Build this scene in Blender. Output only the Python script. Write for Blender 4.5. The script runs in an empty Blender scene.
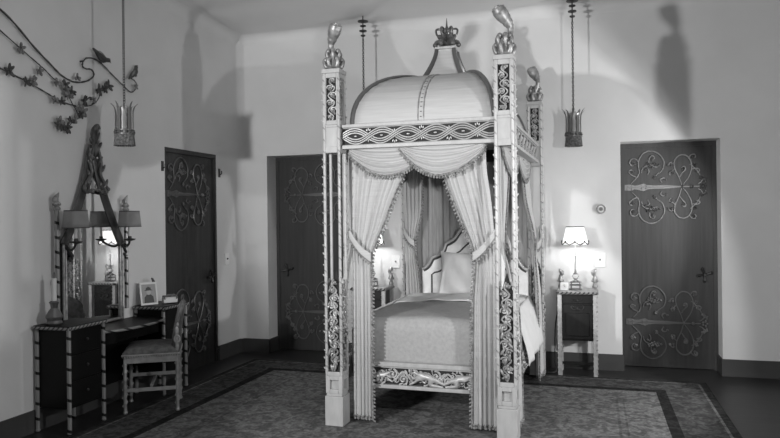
import bpy, math, random
from mathutils import Vector, Matrix
R = math.radians
PI = math.pi
sc = bpy.context.scene
COL = sc.collection
random.seed(7)

# ------------------------------------------------------------------ materials
def mat(name, col, rough=.6, metal=0., spec=.4, bump=None, vary=None, stripes=None, trans=0., emit=0., sheen=0.):
    m = bpy.data.materials.new(name); m.use_nodes = True
    nt = m.node_tree; N = nt.nodes; Lk = nt.links
    b = N['Principled BSDF']
    c = (col, col, col, 1)
    b.inputs['Base Color'].default_value = c
    b.inputs['Roughness'].default_value = rough
    b.inputs['Metallic'].default_value = metal
    b.inputs['Specular IOR Level'].default_value = spec
    if trans: b.inputs['Transmission Weight'].default_value = trans
    if emit:
        b.inputs['Emission Color'].default_value = (1, 1, 1, 1); b.inputs['Emission Strength'].default_value = emit
    tc = N.new('ShaderNodeTexCoord')
    src = None
    if vary:                                   # (scale, amount, stretch)
        s, a, st = vary
        mp = N.new('ShaderNodeMapping'); mp.inputs['Scale'].default_value = st
        Lk.new(tc.outputs['Object'], mp.inputs['Vector'])
        nz = N.new('ShaderNodeTexNoise'); nz.inputs['Scale'].default_value = s; nz.inputs['Detail'].default_value = 5
        Lk.new(mp.outputs['Vector'], nz.inputs['Vector'])
        rp = N.new('ShaderNodeMapRange'); rp.inputs['From Min'].default_value = .3; rp.inputs['From Max'].default_value = .7
        rp.inputs['To Min'].default_value = col*(1-a); rp.inputs['To Max'].default_value = col*(1+a)
        Lk.new(nz.outputs['Fac'], rp.inputs['Value'])
        src = rp.outputs['Result']
        Lk.new(src, b.inputs['Base Color'])
    if stripes:                                # (direction, period, duty, dark)
        d, per, duty, dark = stripes
        dt = N.new('ShaderNodeVectorMath'); dt.operation = 'DOT_PRODUCT'; dt.inputs[1].default_value = d
        Lk.new(tc.outputs['Object'], dt.inputs[0])
        dv = N.new('ShaderNodeMath'); dv.operation = 'DIVIDE'; dv.inputs[1].default_value = per
        Lk.new(dt.outputs['Value'], dv.inputs[0])
        fr = N.new('ShaderNodeMath'); fr.operation = 'FRACT'; Lk.new(dv.outputs[0], fr.inputs[0])
        gt = N.new('ShaderNodeMath'); gt.operation = 'GREATER_THAN'; gt.inputs[1].default_value = duty
        Lk.new(fr.outputs[0], gt.inputs[0])
        mx = N.new('ShaderNodeMix'); mx.data_type = 'RGBA'
        mx.inputs['A'].default_value = c; mx.inputs['B'].default_value = (dark, dark, dark, 1)
        if src: Lk.new(src, mx.inputs['A'])
        Lk.new(gt.outputs[0], mx.inputs['Factor']); Lk.new(mx.outputs['Result'], b.inputs['Base Color'])
    if bump:                                   # (scale, strength, stretch)
        s, st, sv = bump
        mp = N.new('ShaderNodeMapping'); mp.inputs['Scale'].default_value = sv
        Lk.new(tc.outputs['Object'], mp.inputs['Vector'])
        nz = N.new('ShaderNodeTexNoise'); nz.inputs['Scale'].default_value = s; nz.inputs['Detail'].default_value = 4
        Lk.new(mp.outputs['Vector'], nz.inputs['Vector'])
        bp = N.new('ShaderNodeBump'); bp.inputs['Strength'].default_value = st; bp.inputs['Distance'].default_value = .01
        Lk.new(nz.outputs['Fac'], bp.inputs['Height']); Lk.new(bp.outputs['Normal'], b.inputs['Normal'])
    return m

def fabric(name, col, amt, scale, sv, transl=.25):
    """woven cloth: fine ribbing across, a little light passing through"""
    m = mat(name, col, .85, spec=.15, vary=(scale, amt, sv), bump=(scale, .25, sv))
    nt = m.node_tree; N = nt.nodes; Lk = nt.links
    if transl:
        t = N.new('ShaderNodeBsdfTranslucent'); t.inputs['Color'].default_value = (col, col, col, 1)
        mx = N.new('ShaderNodeMixShader'); mx.inputs[0].default_value = transl
        Lk.new(N['Principled BSDF'].outputs[0], mx.inputs[1]); Lk.new(t.outputs[0], mx.inputs[2])
        Lk.new(mx.outputs[0], N['Material Output'].inputs['Surface'])
    return m

M = {}
M['wall'] = mat('wall plaster', .60, .9, spec=.1, vary=(2.5, .035, (1, 1, 1)), bump=(14, .12, (1, 1, 1)))
M['ceiling'] = mat('ceiling plaster', .58, .9, spec=.1, vary=(2, .03, (1, 1, 1)))
M['floor'] = mat('dark stained floor', .022, .38, spec=.3, vary=(3, .35, (1, 9, 1)))
M['base'] = mat('dark baseboard paint', .055, .5, spec=.3, vary=(4, .12, (1, 1, 1)))
M['door'] = mat('dark oak', .033, .42, spec=.4, vary=(5, .28, (7, 7, .35)), bump=(8, .08, (7, 7, .3)))
M['iron'] = mat('wrought iron', .14, .38, metal=.55, spec=.6)
M['black_iron'] = mat('black iron', .025, .45, spec=.5)
M['vine'] = mat('dark painted iron', .06, .6, spec=.3, vary=(30, .5, (1, 1, 1)))
M['petal'] = mat('painted petals', .16, .6, vary=(40, .5, (1, 1, 1)))
M['silver'] = mat('silver leaf', .46, .45, metal=.35, spec=.5, vary=(22, .18, (1, 1, 1)))
M['silver_dark'] = mat('tarnished silver', .32, .46, metal=.6, spec=.5, vary=(25, .4, (1, 1, 1)))
M['cream'] = mat('silvered cream paint', .39, .45, spec=.4, vary=(9, .10, (3, 3, 1)))
M['rod'] = mat('notched silver rod', .44, .4, metal=.15, vary=(9, .1, (1, 1, 1)), stripes=((.7, .7, 1.), .083, .86, .25))
M['core'] = mat('dark gap backing', .03, .7, spec=.2)
M['rail_shadow'] = mat('painted rail shadow', .035, .7, spec=.2)  # near-black backing paints shadow into the holes of the carved rail
M['stripe_post'] = mat('silver and black banded rod', .28, .35, metal=.3, stripes=((.25, .25, 1.), .105, .80, .012))
M['stripe_small'] = mat('silver and black banded thin rod', .3, .35, metal=.3, stripes=((.3, .3, 1.), .055, .72, .015))
M['rope'] = mat('silver and black twisted rope edge', .26, .35, metal=.2, stripes=((1., 1., -1.2), .038, .60, .015))
M['lacquer'] = mat('black lacquer', .005, .45, spec=.2)
M['dark_wood'] = mat('dark walnut', .012, .4, spec=.35, vary=(6, .4, (4, 4, .5)))
M['curtain'] = fabric('pale ribbed curtain silk', .58, .07, 5, (1, 1, 26))
M['drape'] = fabric('grey backdrop silk', .36, .10, 8, (9, 2, 1), .15)
M['dome'] = fabric('pleated canopy silk', .56, .07, 4, (1, 1, 22), .2)
M['fringe_dark'] = mat('dark thread fringe', .10, .8, vary=(60, .7, (1, 1, 1)))
M['chair_silver'] = mat('worn silver paint', .27, .45, metal=.2, vary=(20, .2, (1, 1, 1)))
M['fringe'] = mat('bobble fringe', .20, .8, vary=(60, .7, (1, 1, 1)))
M['spread'] = fabric('woven bedspread', .33, .08, 40, (1, 1, 1), 0)
M['sheet'] = fabric('white bed linen', .68, .03, 12, (1, 1, 1), .1)
M['pillow_linen'] = fabric('bright pillow linen', .88, .03, 12, (1, 1, 1), .1)
M['damask'] = mat('pale damask', .78, .6, vary=(9, .16, (1, 1, 1)), bump=(12, .3, (1, 1, 1)))
M['seat'] = mat('patterned seat tapestry', .10, .8, vary=(28, .4, (1, 1, 1)), bump=(25, .3, (1, 1, 1)))
M['mirror'] = mat('mirror glass', .82, .02, metal=1.)
M['shade_lit'] = fabric('lamp shade paper lit', .9, .03, 10, (8, 8, 1), .55)
M['shade'] = fabric('sconce shade card', .26, .10, 10, (1, 1, 1), .15)
M['trim_dark'] = mat('dark trim', .05, .6)
M['glass'] = mat('clear glass', .95, .05, trans=.9)
M['bar_grey'] = mat('dull grey lacquer', .07, .35, metal=.3, vary=(12, .4, (1, 1, 1)))
M['candle'] = mat('white candle wax', .62, .5)
M['plate'] = mat('ivory switch plate', .68, .4)
M['plate_dark'] = mat('switch toggle', .12, .4)
M['photo'] = mat('photo print', .30, .5)
M['photo_dark'] = mat('photo dark tone', .05, .5)
M['photo_mid'] = mat('photo face tone', .42, .5)
M['bulb'] = mat('glowing bulb', .9, .5, emit=14.)
M['pewter'] = mat('pewter', .15, .3, metal=.55)

# ------------------------------------------------------------------ mesh builder
def cat(pts, k=6, closed=False):
    """Catmull-Rom through points"""
    P = [Vector(p) for p in pts]; n = len(P); out = []
    if n < 3: return P
    rng = range(n if closed else n-1)
    for i in rng:
        p1, p2 = P[i], P[(i+1) % n]
        p0 = P[i-1] if (i > 0 or closed) else p1*2-p2
        p3 = P[(i+2) % n] if (i+2 < n or closed) else p2*2-p1
        for j in range(k):
            t = j/k
            out.append(.5*((2*p1)+(p2-p0)*t+(2*p0-5*p1+4*p2-p3)*t*t+(3*p1-p0-3*p2+p3)*t**3))
    if not closed: out.append(P[-1])
    return out

class MB:
    def __init__(s): s.v = []; s.f = []
    def add(s, v, f):
        o = len(s.v); s.v += [tuple(p) for p in v]; s.f += [tuple(i+o for i in q) for q in f]; return s
    def box(s, x0, x1, y0, y1, z0, z1):
        return s.add([(x0,y0,z0),(x1,y0,z0),(x1,y1,z0),(x0,y1,z0),(x0,y0,z1),(x1,y0,z1),(x1,y1,z1),(x0,y1,z1)],
                     [(0,3,2,1),(4,5,6,7),(0,1,5,4),(1,2,6,5),(2,3,7,6),(3,0,4,7)])
    def cbox(s, c, d): return s.box(c[0]-d[0]/2, c[0]+d[0]/2, c[1]-d[1]/2, c[1]+d[1]/2, c[2]-d[2]/2, c[2]+d[2]/2)
    def tube(s, pts, r, n=6, closed=False, flat=1., up=None):
        P = [Vector(p) for p in pts]; m = len(P)
        if m < 2: return s
        rad = (lambda i: r[i] if hasattr(r, '__len__') else (r(i/(m-1)) if callable(r) else r))
        vs = []; nrm = None
        for i, p in enumerate(P):
            t = (P[(i+1) % m]-P[i-1]) if closed else (P[min(i+1, m-1)]-P[max(i-1, 0)])
            if t.length < 1e-9: t = Vector((0, 0, 1))
            t.normalize()
            if up is not None: nrm = Vector(up)
            elif nrm is None: nrm = Vector((0, 0, 1)) if abs(t.z) < .9 else Vector((1, 0, 0))
            nrm = nrm-t*nrm.dot(t)
            if nrm.length < 1e-6: nrm = t.orthogonal()
            nrm.normalize(); b = t.cross(nrm)
            for k in range(n):
                a = 2*PI*k/n
                vs.append(p+nrm*math.cos(a)*rad(i)*flat+b*math.sin(a)*rad(i))
        fs = []
        for i in range(m if closed else m-1):
            j = (i+1) % m
            for k in range(n):
                l = (k+1) % n
                fs.append((i*n+k, i*n+l, j*n+l, j*n+k))
        if not closed:
            fs.append(tuple(range(n-1, -1, -1))); fs.append(tuple((m-1)*n+k for k in range(n)))
        return s.add(vs, fs)
    def lathe(s, c, prof, n=20, sx=1., sy=1.):
        vs = []; fs = []; m = len(prof)
        for r, z in prof:
            for k in range(n):
                a = 2*PI*k/n; vs.append((c[0]+r*sx*math.cos(a), c[1]+r*sy*math.sin(a), c[2]+z))
        for i in range(m-1):
            for k in range(n):
                l = (k+1) % n; fs.append((i*n+k, i*n+l, (i+1)*n+l, (i+1)*n+k))
        if prof[0][0] > 1e-5: fs.append(tuple(range(n-1, -1, -1)))
        if prof[-1][0] > 1e-5: fs.append(tuple((m-1)*n+k for k in range(n)))
        return s.add(vs, fs)
    def ball(s, c, r, n=8, m=5, axis=None):
        r = r if hasattr(r, '__len__') else (r, r, r)
        Q = Vector((0, 0, 1)).rotation_difference(Vector(axis)).to_matrix() if axis is not None else None
        vs = []
        def pt(x, y, z):
            v = Vector((x*r[0], y*r[1], z*r[2]))
            if Q: v = Q @ v
            return v+Vector(c)
        vs.append(pt(0, 0, -1))
        for i in range(1, m):
            ph = -PI/2+PI*i/m
            for k in range(n):
                a = 2*PI*k/n; vs.append(pt(math.cos(ph)*math.cos(a), math.cos(ph)*math.sin(a), math.sin(ph)))
        vs.append(pt(0, 0, 1)); fs = []
        for k in range(n): fs.append((0, 1+(k+1) % n, 1+k))
        for i in range(m-2):
            for k in range(n):
                l = (k+1) % n; a = 1+i*n; b = a+n
                fs.append((a+k, a+l, b+l, b+k))
        t = len(vs)-1; a = 1+(m-2)*n
        for k in range(n): fs.append((a+k, a+(k+1) % n, t))
        return s.add(vs, fs)
    def grid(s, fn, nu, nv, flip=False):
        vs = [fn(i/nu, j/nv) for j in range(nv+1) for i in range(nu+1)]; fs = []
        for j in range(nv):
            for i in range(nu):
                a = j*(nu+1)+i; q = (a, a+1, a+nu+2, a+nu+1)
                fs.append(q[::-1] if flip else q)
        return s.add(vs, fs)
    def prism(s, poly, fn, t):
        """poly in 2D; fn(u,v,w) -> 3D; extruded w in 0..t"""
        n = len(poly)
        vs = [fn(p[0], p[1], 0) for p in poly]+[fn(p[0], p[1], t) for p in poly]
        fs = [tuple(range(n-1, -1, -1)), tuple(range(n, 2*n))]+[(i, (i+1) % n, n+(i+1) % n, n+i) for i in range(n)]
        return s.add(vs, fs)
    def build(s, name, m, parent=None, off=(0, 0, 0), smooth=35, bevel=0, solid=0, sub=0):
        me = bpy.data.meshes.new(name)
        me.from_pydata([(a-off[0], b-off[1], c-off[2]) for a, b, c in s.v], [], s.f)
        me.materials.append(M[m] if isinstance(m, str) else m)
        me.update()
        if smooth:
            me.polygons.foreach_set('use_smooth', [True]*len(me.polygons))
            me.set_sharp_from_angle(angle=R(smooth))
        o = bpy.data.objects.new(name, me); COL.objects.link(o)
        if parent: o.parent = parent
        if solid:
            md = o.modifiers.new('thickness', 'SOLIDIFY'); md.thickness = solid; md.offset = 0
        if bevel:
            md = o.modifiers.new('bevel', 'BEVEL'); md.width = bevel; md.segments = 2; md.limit_method = 'ANGLE'; md.angle_limit = R(40)
        if sub:
            md = o.modifiers.new('subdivision', 'SUBSURF'); md.levels = sub; md.render_levels = sub
        return o

def tag(o, label, category=None, group=None, kind=None):
    o['label'] = label
    if category: o['category'] = category
    if group: o['group'] = group
    if kind: o['kind'] = kind
    return o
def thing(name, label, category, loc=(0, 0, 0), rz=0, group=None):
    o = bpy.data.objects.new(name, None); COL.objects.link(o)
    o.empty_display_size = .1
    o.location = loc; o.rotation_euler = (0, 0, rz)
    return tag(o, label, category, group)
def struct(name, mb, m, label, category, parent=None, **k):
    o = mb.build(name, m, parent, **k)
    if parent is None: tag(o, label, category, kind='structure')
    return o

# ------------------------------------------------------------------ room shell
XL, XR, YB, YF, ZC = -3.72, 2.6, 6.72, -1.9, 3.45
struct('floor', MB().box(XL-.3, XR+.2, YF-.2, YB+.4, -.1, 0), 'floor', 'dark polished floor around the big rug', 'floor')
struct('ceiling', MB().box(XL-.3, XR+.2, YF-.2, YB+.4, ZC, ZC+.1), 'ceiling', 'plain pale plaster ceiling', 'ceiling')
D2 = (-3.39, -2.52); D3 = (.245, 1.097); DH = 2.135; DP = .27
wb = MB()
for x0, x1 in ((XL-.3, D2[0]), (D2[1], D3[0]), (D3[1], XR+.2)): wb.box(x0, x1, YB, YB+.4, 0, ZC)
for a in (D2, D3): wb.box(a[0], a[1], YB, YB+.4, DH, ZC)
for a in (D2, D3): wb.box(a[0], a[1], YB+DP+.05, YB+.4, 0, DH)
struct('wall_back', wb, 'wall', 'pale plaster wall behind the four-poster bed', 'wall', smooth=0)
D1 = (5.35, 6.235); D1H = 2.12
wl = MB()
wl.box(XL-.3, XL, YF-.2, D1[0], 0, ZC); wl.box(XL-.3, XL, D1[1], YB, 0, ZC)
wl.box(XL-.3, XL, D1[0], D1[1], D1H, ZC); wl.box(XL-.3, XL-.1, D1[0], D1[1], 0, D1H)
struct('wall_left', wl, 'wall', 'pale plaster wall behind the dressing table', 'wall', smooth=0)
struct('wall_right', MB().box(XR, XR+.2, YF-.2, YB, 0, ZC), 'wall', 'plain plaster wall on the right of the room', 'wall', smooth=0)
struct('wall_front', MB().box(XL, XR, YF-.2, YF, 0, ZC), 'wall', 'plain plaster wall facing the bed', 'wall', smooth=0)
# plaster coves: rounded junctions of walls and ceiling
def fillet(p0, p1, a, b, r, n=6):
    p0, p1, a, b = map(Vector, (p0, p1, a, b)); mb = MB(); vs = []; m = n+1
    for p in (p0, p1):
        for i in range(m):
            t = PI/2*i/n
            vs.append(p+a*(r-r*math.sin(t))+b*(r-r*math.cos(t)))
        vs.append(p-a*.005-b*.005)
    k = m+1; fs = [(i, i+1, k+i+1, k+i) for i in range(m)]+[(m, 0, k, k+m), tuple(range(k)), tuple(range(2*k-1, k-1, -1))]
    return mb.add(vs, fs)
struct('trim_1', fillet((XL, YB, .15), (XL, YB, ZC), (1, 0, 0), (0, -1, 0), .07), 'wall', 'rounded plaster corner between left and back walls', 'trim', smooth=60)
struct('trim_2', fillet((XL, YB, ZC), (XR, YB, ZC), (0, -1, 0), (0, 0, -1), .10), 'wall', 'rounded plaster cove along top of back wall', 'trim', smooth=60)
struct('trim_3', fillet((XL, YF, ZC), (XL, YB, ZC), (1, 0, 0), (0, 0, -1), .10), 'wall', 'rounded plaster cove along top of left wall', 'trim', smooth=60)
bb = MB(); BH = .152
for x0, x1 in ((XL, D2[0]+.012), (D2[1]-.012, D3[0]+.012), (D3[1]-.012, XR)): bb.box(x0, x1, YB-.012, YB+.01, 0, BH)
for a in (D2, D3):
    bb.box(a[0]-.01, a[0]+.012, YB-.01, YB+DP-.02, 0, BH); bb.box(a[1]-.012, a[1]+.01, YB-.01, YB+DP-.02, 0, BH)
struct('baseboard_back', bb, 'base', 'dark grey baseboard along back wall and door recesses', 'baseboard', smooth=0)
bb = MB().box(XL-.01, XL+.012, YF, D1[0], 0, BH).box(XL-.01, XL+.012, D1[1], YB, 0, BH)
struct('baseboard_left', bb, 'base', 'dark grey baseboard along left wall', 'baseboard', smooth=0)

# ------------------------------------------------------------------ doors with scroll hinges
K = .00184; KV = .00196
def sp(x, y): return ((x-118)*K, (282-y)*KV)
LOOPS = [
  [(150,262),(172,240),(190,212),(186,180),(188,150),(208,120),(245,106),(285,122),(310,160),(302,200),(275,222),(262,238)],
  [(188,160),(172,143),(150,146),(144,164),(156,176),(168,168)],
  [(190,212),(180,232),(155,222),(140,206),(150,196),(160,204)],
  [(200,212),(206,192),(222,180),(250,176),(270,186),(288,176)],
  [(250,176),(238,160),(242,138),(256,130),(264,142),(254,150)],
  [(395,280),(382,240),(362,195),(360,158),(385,132),(418,136),(438,165),(440,200),(425,240),(396,280)],
  [(432,175),(450,190),(470,212),(484,240)],
  [(425,150),(438,132),(455,130),(458,144),(446,148)],
  [(362,195),(348,208),(336,214),(340,226),(350,220)],
  [(300,262),(292,246),(306,238),(318,246)],
  [(440,200),(462,196),(478,204),(470,216),(460,208)],
  [(385,235),(398,215),(412,200),(408,186),(396,190),(400,200)],
  [(230,222),(238,205),(232,192),(222,196)],
  [(470,270),(484,262),(494,248),(506,256),(500,268)],
  [(330,180),(336,168),(348,166),(346,178)],
]
STRAP = [(0,.026),(.05,.030),(.09,.016),(.13,.024),(.17,.036),(.20,.020),(.26,.015),(.36,.015),(.44,.010),(.49,.007),(.53,.004),(.66,.003)]
def hinge(place, parent, name='scroll_hinge', m='iron'):
    mb = MB()
    up = [(u, w) for u, w in STRAP]; poly = [(u, -w) for u, w in up]+[(u, w) for u, w in reversed(up)]
    mb.prism(poly, place, .010)
    # raised mid rib and rivets
    mb.tube([place(.02, 0, .012), place(.50, 0, .012)], .005)
    for u in (.02, .06, .15, .19):
        for v in (-.014, .014): mb.ball(place(u, v, .013), .006, 6, 4)
    for sgn in (1, -1):
        for l in LOOPS:
            q = [sp(*p) for p in l]
            pts = cat([place(u, v*sgn, .008) for u, v in q], 5)
            mb.tube(pts, lambda t: .0078*(1-.45*abs(2*t-1)), 6)
            mb.ball(place(q[-1][0], q[-1][1]*sgn, .010), .012, 7, 4)
        for (x, y, r) in ((250,178,.020),(232,170,.016),(268,172,.016),(250,140,.014),(345,214,.016),(450,138,.014),(455,180,.014),(500,250,.016),(486,240,.014),(265,235,.014),(160,165,.012),(152,206,.012),(402,195,.013),(330,178,.010)):
            u, v = sp(x, y)
            for a in range(4):
                mb.ball(place(u+math.cos(a*PI/2+.4)*r*.8, (v+math.sin(a*PI/2+.4)*r*.8)*sgn, .010), r*.62, 6, 4)
    u, v = sp(495, 282)
    for a in range(5): mb.ball(place(u+math.cos(a*2*PI/5)*.02, math.sin(a*2*PI/5)*.02, .010), .012, 6, 4)
    mb.ball(place(sp(440, 282)[0], 0, .012), .018, 8, 5)
    return mb.build(name, m, parent)
def handle(place, parent):
    mb = MB()
    mb.ball(place(0, 0, .006), .020, 8, 4)
    for a in (.3, 1.9, 3.3, 4.7):
        mb.tube([place(0, 0, .02), place(math.cos(a)*.03, math.sin(a)*.03, .03), place(math.cos(a)*.055, math.sin(a)*.055, .03)], lambda t: .007+.006*t, 6)
        mb.ball(place(math.cos(a)*.058, math.sin(a)*.058, .03), .015, 7, 4)
    mb.tube([place(0, 0, 0), place(0, 0, .04)], .012, 8)
    return mb.build('door_handle', 'black_iron', parent)
def door(n, panel, frame, places, hplace, label):
    o = struct('door_%d' % n, panel, 'door', label, 'door', smooth=0)
    frame.build('door_frame', 'door', o, smooth=0)
    for p in places: hinge(p, o)
    handle(hplace, o)
    return o
# door 1 on the left wall (hinged on its near edge)
pn = MB().box(XL-.07, XL-.025, D1[0]+.03, D1[1]-.03, 0, D1H-.04)
fr = MB().box(XL-.09, XL-.004, D1[0], D1[0]+.03, 0, D1H).box(XL-.09, XL-.004, D1[1]-.03, D1[1], 0, D1H).box(XL-.09, XL-.004, D1[0]+.03, D1[1]-.03, D1H-.04, D1H)
f1 = lambda z0: (lambda u, v, w: (XL-.026+w, D1[0]+.035+u*1.02, z0+v))
door(1, pn, fr, [f1(1.70), f1(.45)], lambda u, v, w: (XL-.026+w, 6.13+u, .88+v), 'dark oak door with iron scroll hinges beside the dressing table')
# doors 2 and 3 set back in the thick back wall
yd = YB+DP
def recess_door(n, a, hinge_left, hx, label):
    pn = MB().box(a[0]+.035, a[1]-.035, yd-.045, yd, .005, DH-.04)
    fr = MB().box(a[0], a[0]+.035, yd-.055, yd+.03, 0, DH).box(a[1]-.035, a[1], yd-.055, yd+.03, 0, DH).box(a[0]+.035, a[1]-.035, yd-.055, yd+.03, DH-.04, DH)
    def f(z0):
        if hinge_left: return lambda u, v, w: (a[0]+.045+u, yd-.044-w, z0+v)
        return lambda u, v, w: (a[1]-.045-u, yd-.044-w, z0+v)
    return door(n, pn, fr, [f(1.715), f(.43)], lambda u, v, w: (hx+u, yd-.044-w, .89+v), label)
recess_door(2, D2, False, -3.255, 'dark oak door in deep recess left of the bed')
recess_door(3, D3, True, .985, 'dark oak door with scroll hinges right of the bed')

# ------------------------------------------------------------------ wall fittings
def plate(name, c, sx, sz, axis, label, category, toggle=True):
    """small wall plate with a toggle; axis 'y' = back wall, 'x' = left wall"""
    t = thing(name, label, category, c)
    P = (lambda u, w, z: (u, -w, z)) if axis == 'y' else (lambda u, w, z: (w, -u, z))
    mb = MB().prism([(-sx/2, -sz/2), (sx/2, -sz/2), (sx/2, sz/2), (-sx/2, sz/2)], lambda u, v, w: P(u, w, v), .008)
    mb.build('cover_plate', 'plate', t, bevel=.003)
    mb = MB(); a = Vector(P(0, .006, .0)); b = Vector(P(0, .02, .008)); mb.tube([a, b], .008, 6)
    mb.build('toggle', 'plate_dark', t)
    return t
plate('light_switch', (.053, YB, 1.033), .10, .135, 'y', 'pale switch plate on wall right of the lit nightstand lamp', 'switch')
plate('light_switch', (-1.945, YB, 1.0), .085, .13, 'y', 'pale switch plate on wall left of the headboard, beyond the curtain', 'switch')
plate('light_switch', (XL, 6.42, 1.036), .08, .12, 'x', 'pale switch plate between left door and room corner', 'switch')
t = thing('thermostat', 'small round wall dial beside the right-hand door', 'thermostat', (.067, YB, 1.512))
mb = MB(); ring = [(math.cos(a*PI/8)*.038, 0, math.sin(a*PI/8)*.038) for a in range(16)]
mb.tube([(0, .001, 0), (0, -.018, 0)], .048, 20); mb.build('dial_body', 'plate', t)
mb = MB().tube([(x, -.019, z) for x, y, z in ring], .007, 6, True); mb.build('bezel', 'pewter', t)
MB().tube([(0, -.017, 0), (0, -.026, 0)], .018, 12).build('dial_knob', 'plate_dark', t)
for y, z, l in ((5.312, 1.942, 'small black catch on wall at left edge of left door'), (6.287, 1.937, 'small black catch on wall at right edge of left door')):
    t = thing('door_catch', l, 'catch', (XL, y, z), group='catches beside the left door')
    MB().box(-.003, .008, -.016, .016, -.045, .045).build('back_plate', 'black_iron', t, bevel=.002)
    MB().tube([(.006, 0, -.02), (.03, 0, -.01), (.03, 0, .02)], .006).build('hook', 'black_iron', t)

# ------------------------------------------------------------------ rug
def rug_material():
    m = bpy.data.materials.new('bordered rug pile'); m.use_nodes = True
    nt = m.node_tree; N = nt.nodes; Lk = nt.links; b = N['Principled BSDF']
    b.inputs['Roughness'].default_value = .95; b.inputs['Specular IOR Level'].default_value = .05
    tc = N.new('ShaderNodeTexCoord'); sep = N.new('ShaderNodeSeparateXYZ'); Lk.new(tc.outputs['Object'], sep.inputs[0])
    def mth(op, a, bb=None):
        n = N.new('ShaderNodeMath'); n.operation = op
        for i, x in enumerate((a, bb)):
            if x is None: continue
            if isinstance(x, (int, float)): n.inputs[i].default_value = x
            else: Lk.new(x, n.inputs[i])
        return n.outputs[0]
    HX, HY = 2.145, 2.88
    dx = mth('SUBTRACT', HX, mth('ABSOLUTE', sep.outputs[0])); dy = mth('SUBTRACT', HY, mth('ABSOLUTE', sep.outputs[1]))
    d = mth('MINIMUM', dx, dy)                       # distance from the edge
    rp = N.new('ShaderNodeValToRGB'); rp.color_ramp.interpolation = 'CONSTANT'
    Lk.new(mth('DIVIDE', d, 1.2), rp.inputs['Fac'])
    st = [(0, .035), (.055, .12), (.075, .06), (.355, .02), (.435, .12), (.69, .092), (.705, .12), (.74, .092), (.755, .12)]
    e = rp.color_ramp.elements
    while len(e) < len(st): e.new(.5)
    for el, (p, c) in zip(e, st): el.position = p/1.2; el.color = (c, c, c, 1)
    def noise(scale, det=4, dist=0.):
        n = N.new('ShaderNodeTexNoise'); n.inputs['Scale'].default_value = scale; n.inputs['Detail'].default_value = det
        n.inputs['Distortion'].default_value = dist; Lk.new(tc.outputs['Object'], n.inputs['Vector']); return n.outputs['Fac']
    def rng(x, a, bb, lo, hi):
        n = N.new('ShaderNodeMapRange'); n.inputs['From Min'].default_value = a; n.inputs['From Max'].default_value = bb
        n.inputs['To Min'].default_value = lo; n.inputs['To Max'].default_value = hi; Lk.new(x, n.inputs['Value']); return n.outputs['Result']
    pat = rng(noise(13, 4, 1.2), .40, .60, .62, 1.25); wear = rng(noise(60, 3), .35, .65, .78, 1.22)
    k = mth('MULTIPLY', pat, wear)
    mx = N.new('ShaderNodeMix'); mx.data_type = 'RGBA'; mx.blend_type = 'MULTIPLY'; mx.inputs['Factor'].default_value = 1
    Lk.new(rp.outputs['Color'], mx.inputs['A']); Lk.new(k, mx.inputs['B']); Lk.new(mx.outputs['Result'], b.inputs['Base Color'])
    bp = N.new('ShaderNodeBump'); bp.inputs['Strength'].default_value = .3; bp.inputs['Distance'].default_value = .006
    Lk.new(noise(160, 3), bp.inputs['Height']); Lk.new(bp.outputs['Normal'], b.inputs['Normal'])
    return m
M['rug'] = rug_material()
o = MB().box(-2.145, 2.145, -2.88, 2.88, 0, .008).build('rug', 'rug', bevel=.003)
o.location = (-1.238, 3.495, 0); tag(o, 'large patterned rug with dark border bands under the bed and chair', 'rug')

# ------------------------------------------------------------------ carving helpers
def carve(mb, org, U, V, w, h, Nn, pitch, r=.007, seed=1, taper=True):
    """foliate scroll relief in a w (along U) by h (along V) panel centred on org; stem runs along V"""
    rnd = random.Random(seed)
    org, U, V, Nn = map(Vector, (org, U, V, Nn))
    def P(u, v, n=0.): return org+U*u+V*v+Nn*n
    k = max(2, int(round(h/pitch))); stem = []
    for i in range(k*8+1):
        v = -h/2+h*i/(k*8); env = 1. if not taper else min(1, 4*(.5-abs(v)/h)+.25)
        stem.append(P(.30*w*env*math.sin(i/8*PI), v, r*.6))
    mb.tube(stem, r, 6)
    for i in range(k):
        vc = -h/2+h*(i+.5)/k; env = 1. if not taper else min(1, 4*(.5-abs(vc)/h)+.3)
        sg = -1 if i % 2 == 0 else 1
        cx = sg*.16*w*env; R0 = min(.30*w, pitch*.46)*env; sp_ = []
        turns = 1.35; a0 = rnd.uniform(-.4, .4)+(0 if sg > 0 else PI)
        for j in range(20):
            t = j/19; rr = R0*(1-.82*t); a = a0+sg*turns*2*PI*t
            sp_.append(P(cx+rr*math.cos(a), vc+rr*math.sin(a), r*(.8+.8*t)))
        mb.tube(sp_, lambda t: r*(1-.35*t), 6)
        mb.ball(sp_[-1], r*1.8, 7, 5)
        for j in range(5):
            a = rnd.uniform(0, 2*PI); d = R0*rnd.uniform(.8, 1.25)
            u = max(-.46*w*env, min(.46*w*env, cx+d*math.cos(a))); v = vc+d*math.sin(a)
            ax = U*math.cos(a+.7)+V*math.sin(a+.7)+Nn*.4
            mb.ball(P(u, v, r*.8), (r*1.0, r*1.0, r*2.3), 6, 4, ax)
    return mb
def fringe(pts, name, parent, off, step=.021, size=.0075, drop=(0, 0, -1), m='fringe'):
    mb = MB(); P = [Vector(p) for p in pts]
    mb.tube(P, .007, 5)
    acc = 0.; D = Vector(drop)
    for a, b in zip(P[:-1], P[1:]):
        L = (b-a).length; s = step-acc
        while s <= L:
            p = a+(b-a)*(s/L)
            mb.ball(p+D*size*2.0, (size, size, size*1.5), 6, 4, D); s += step
        acc = (L-(s-step))
    return mb.build(name, m, parent, off)

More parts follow.
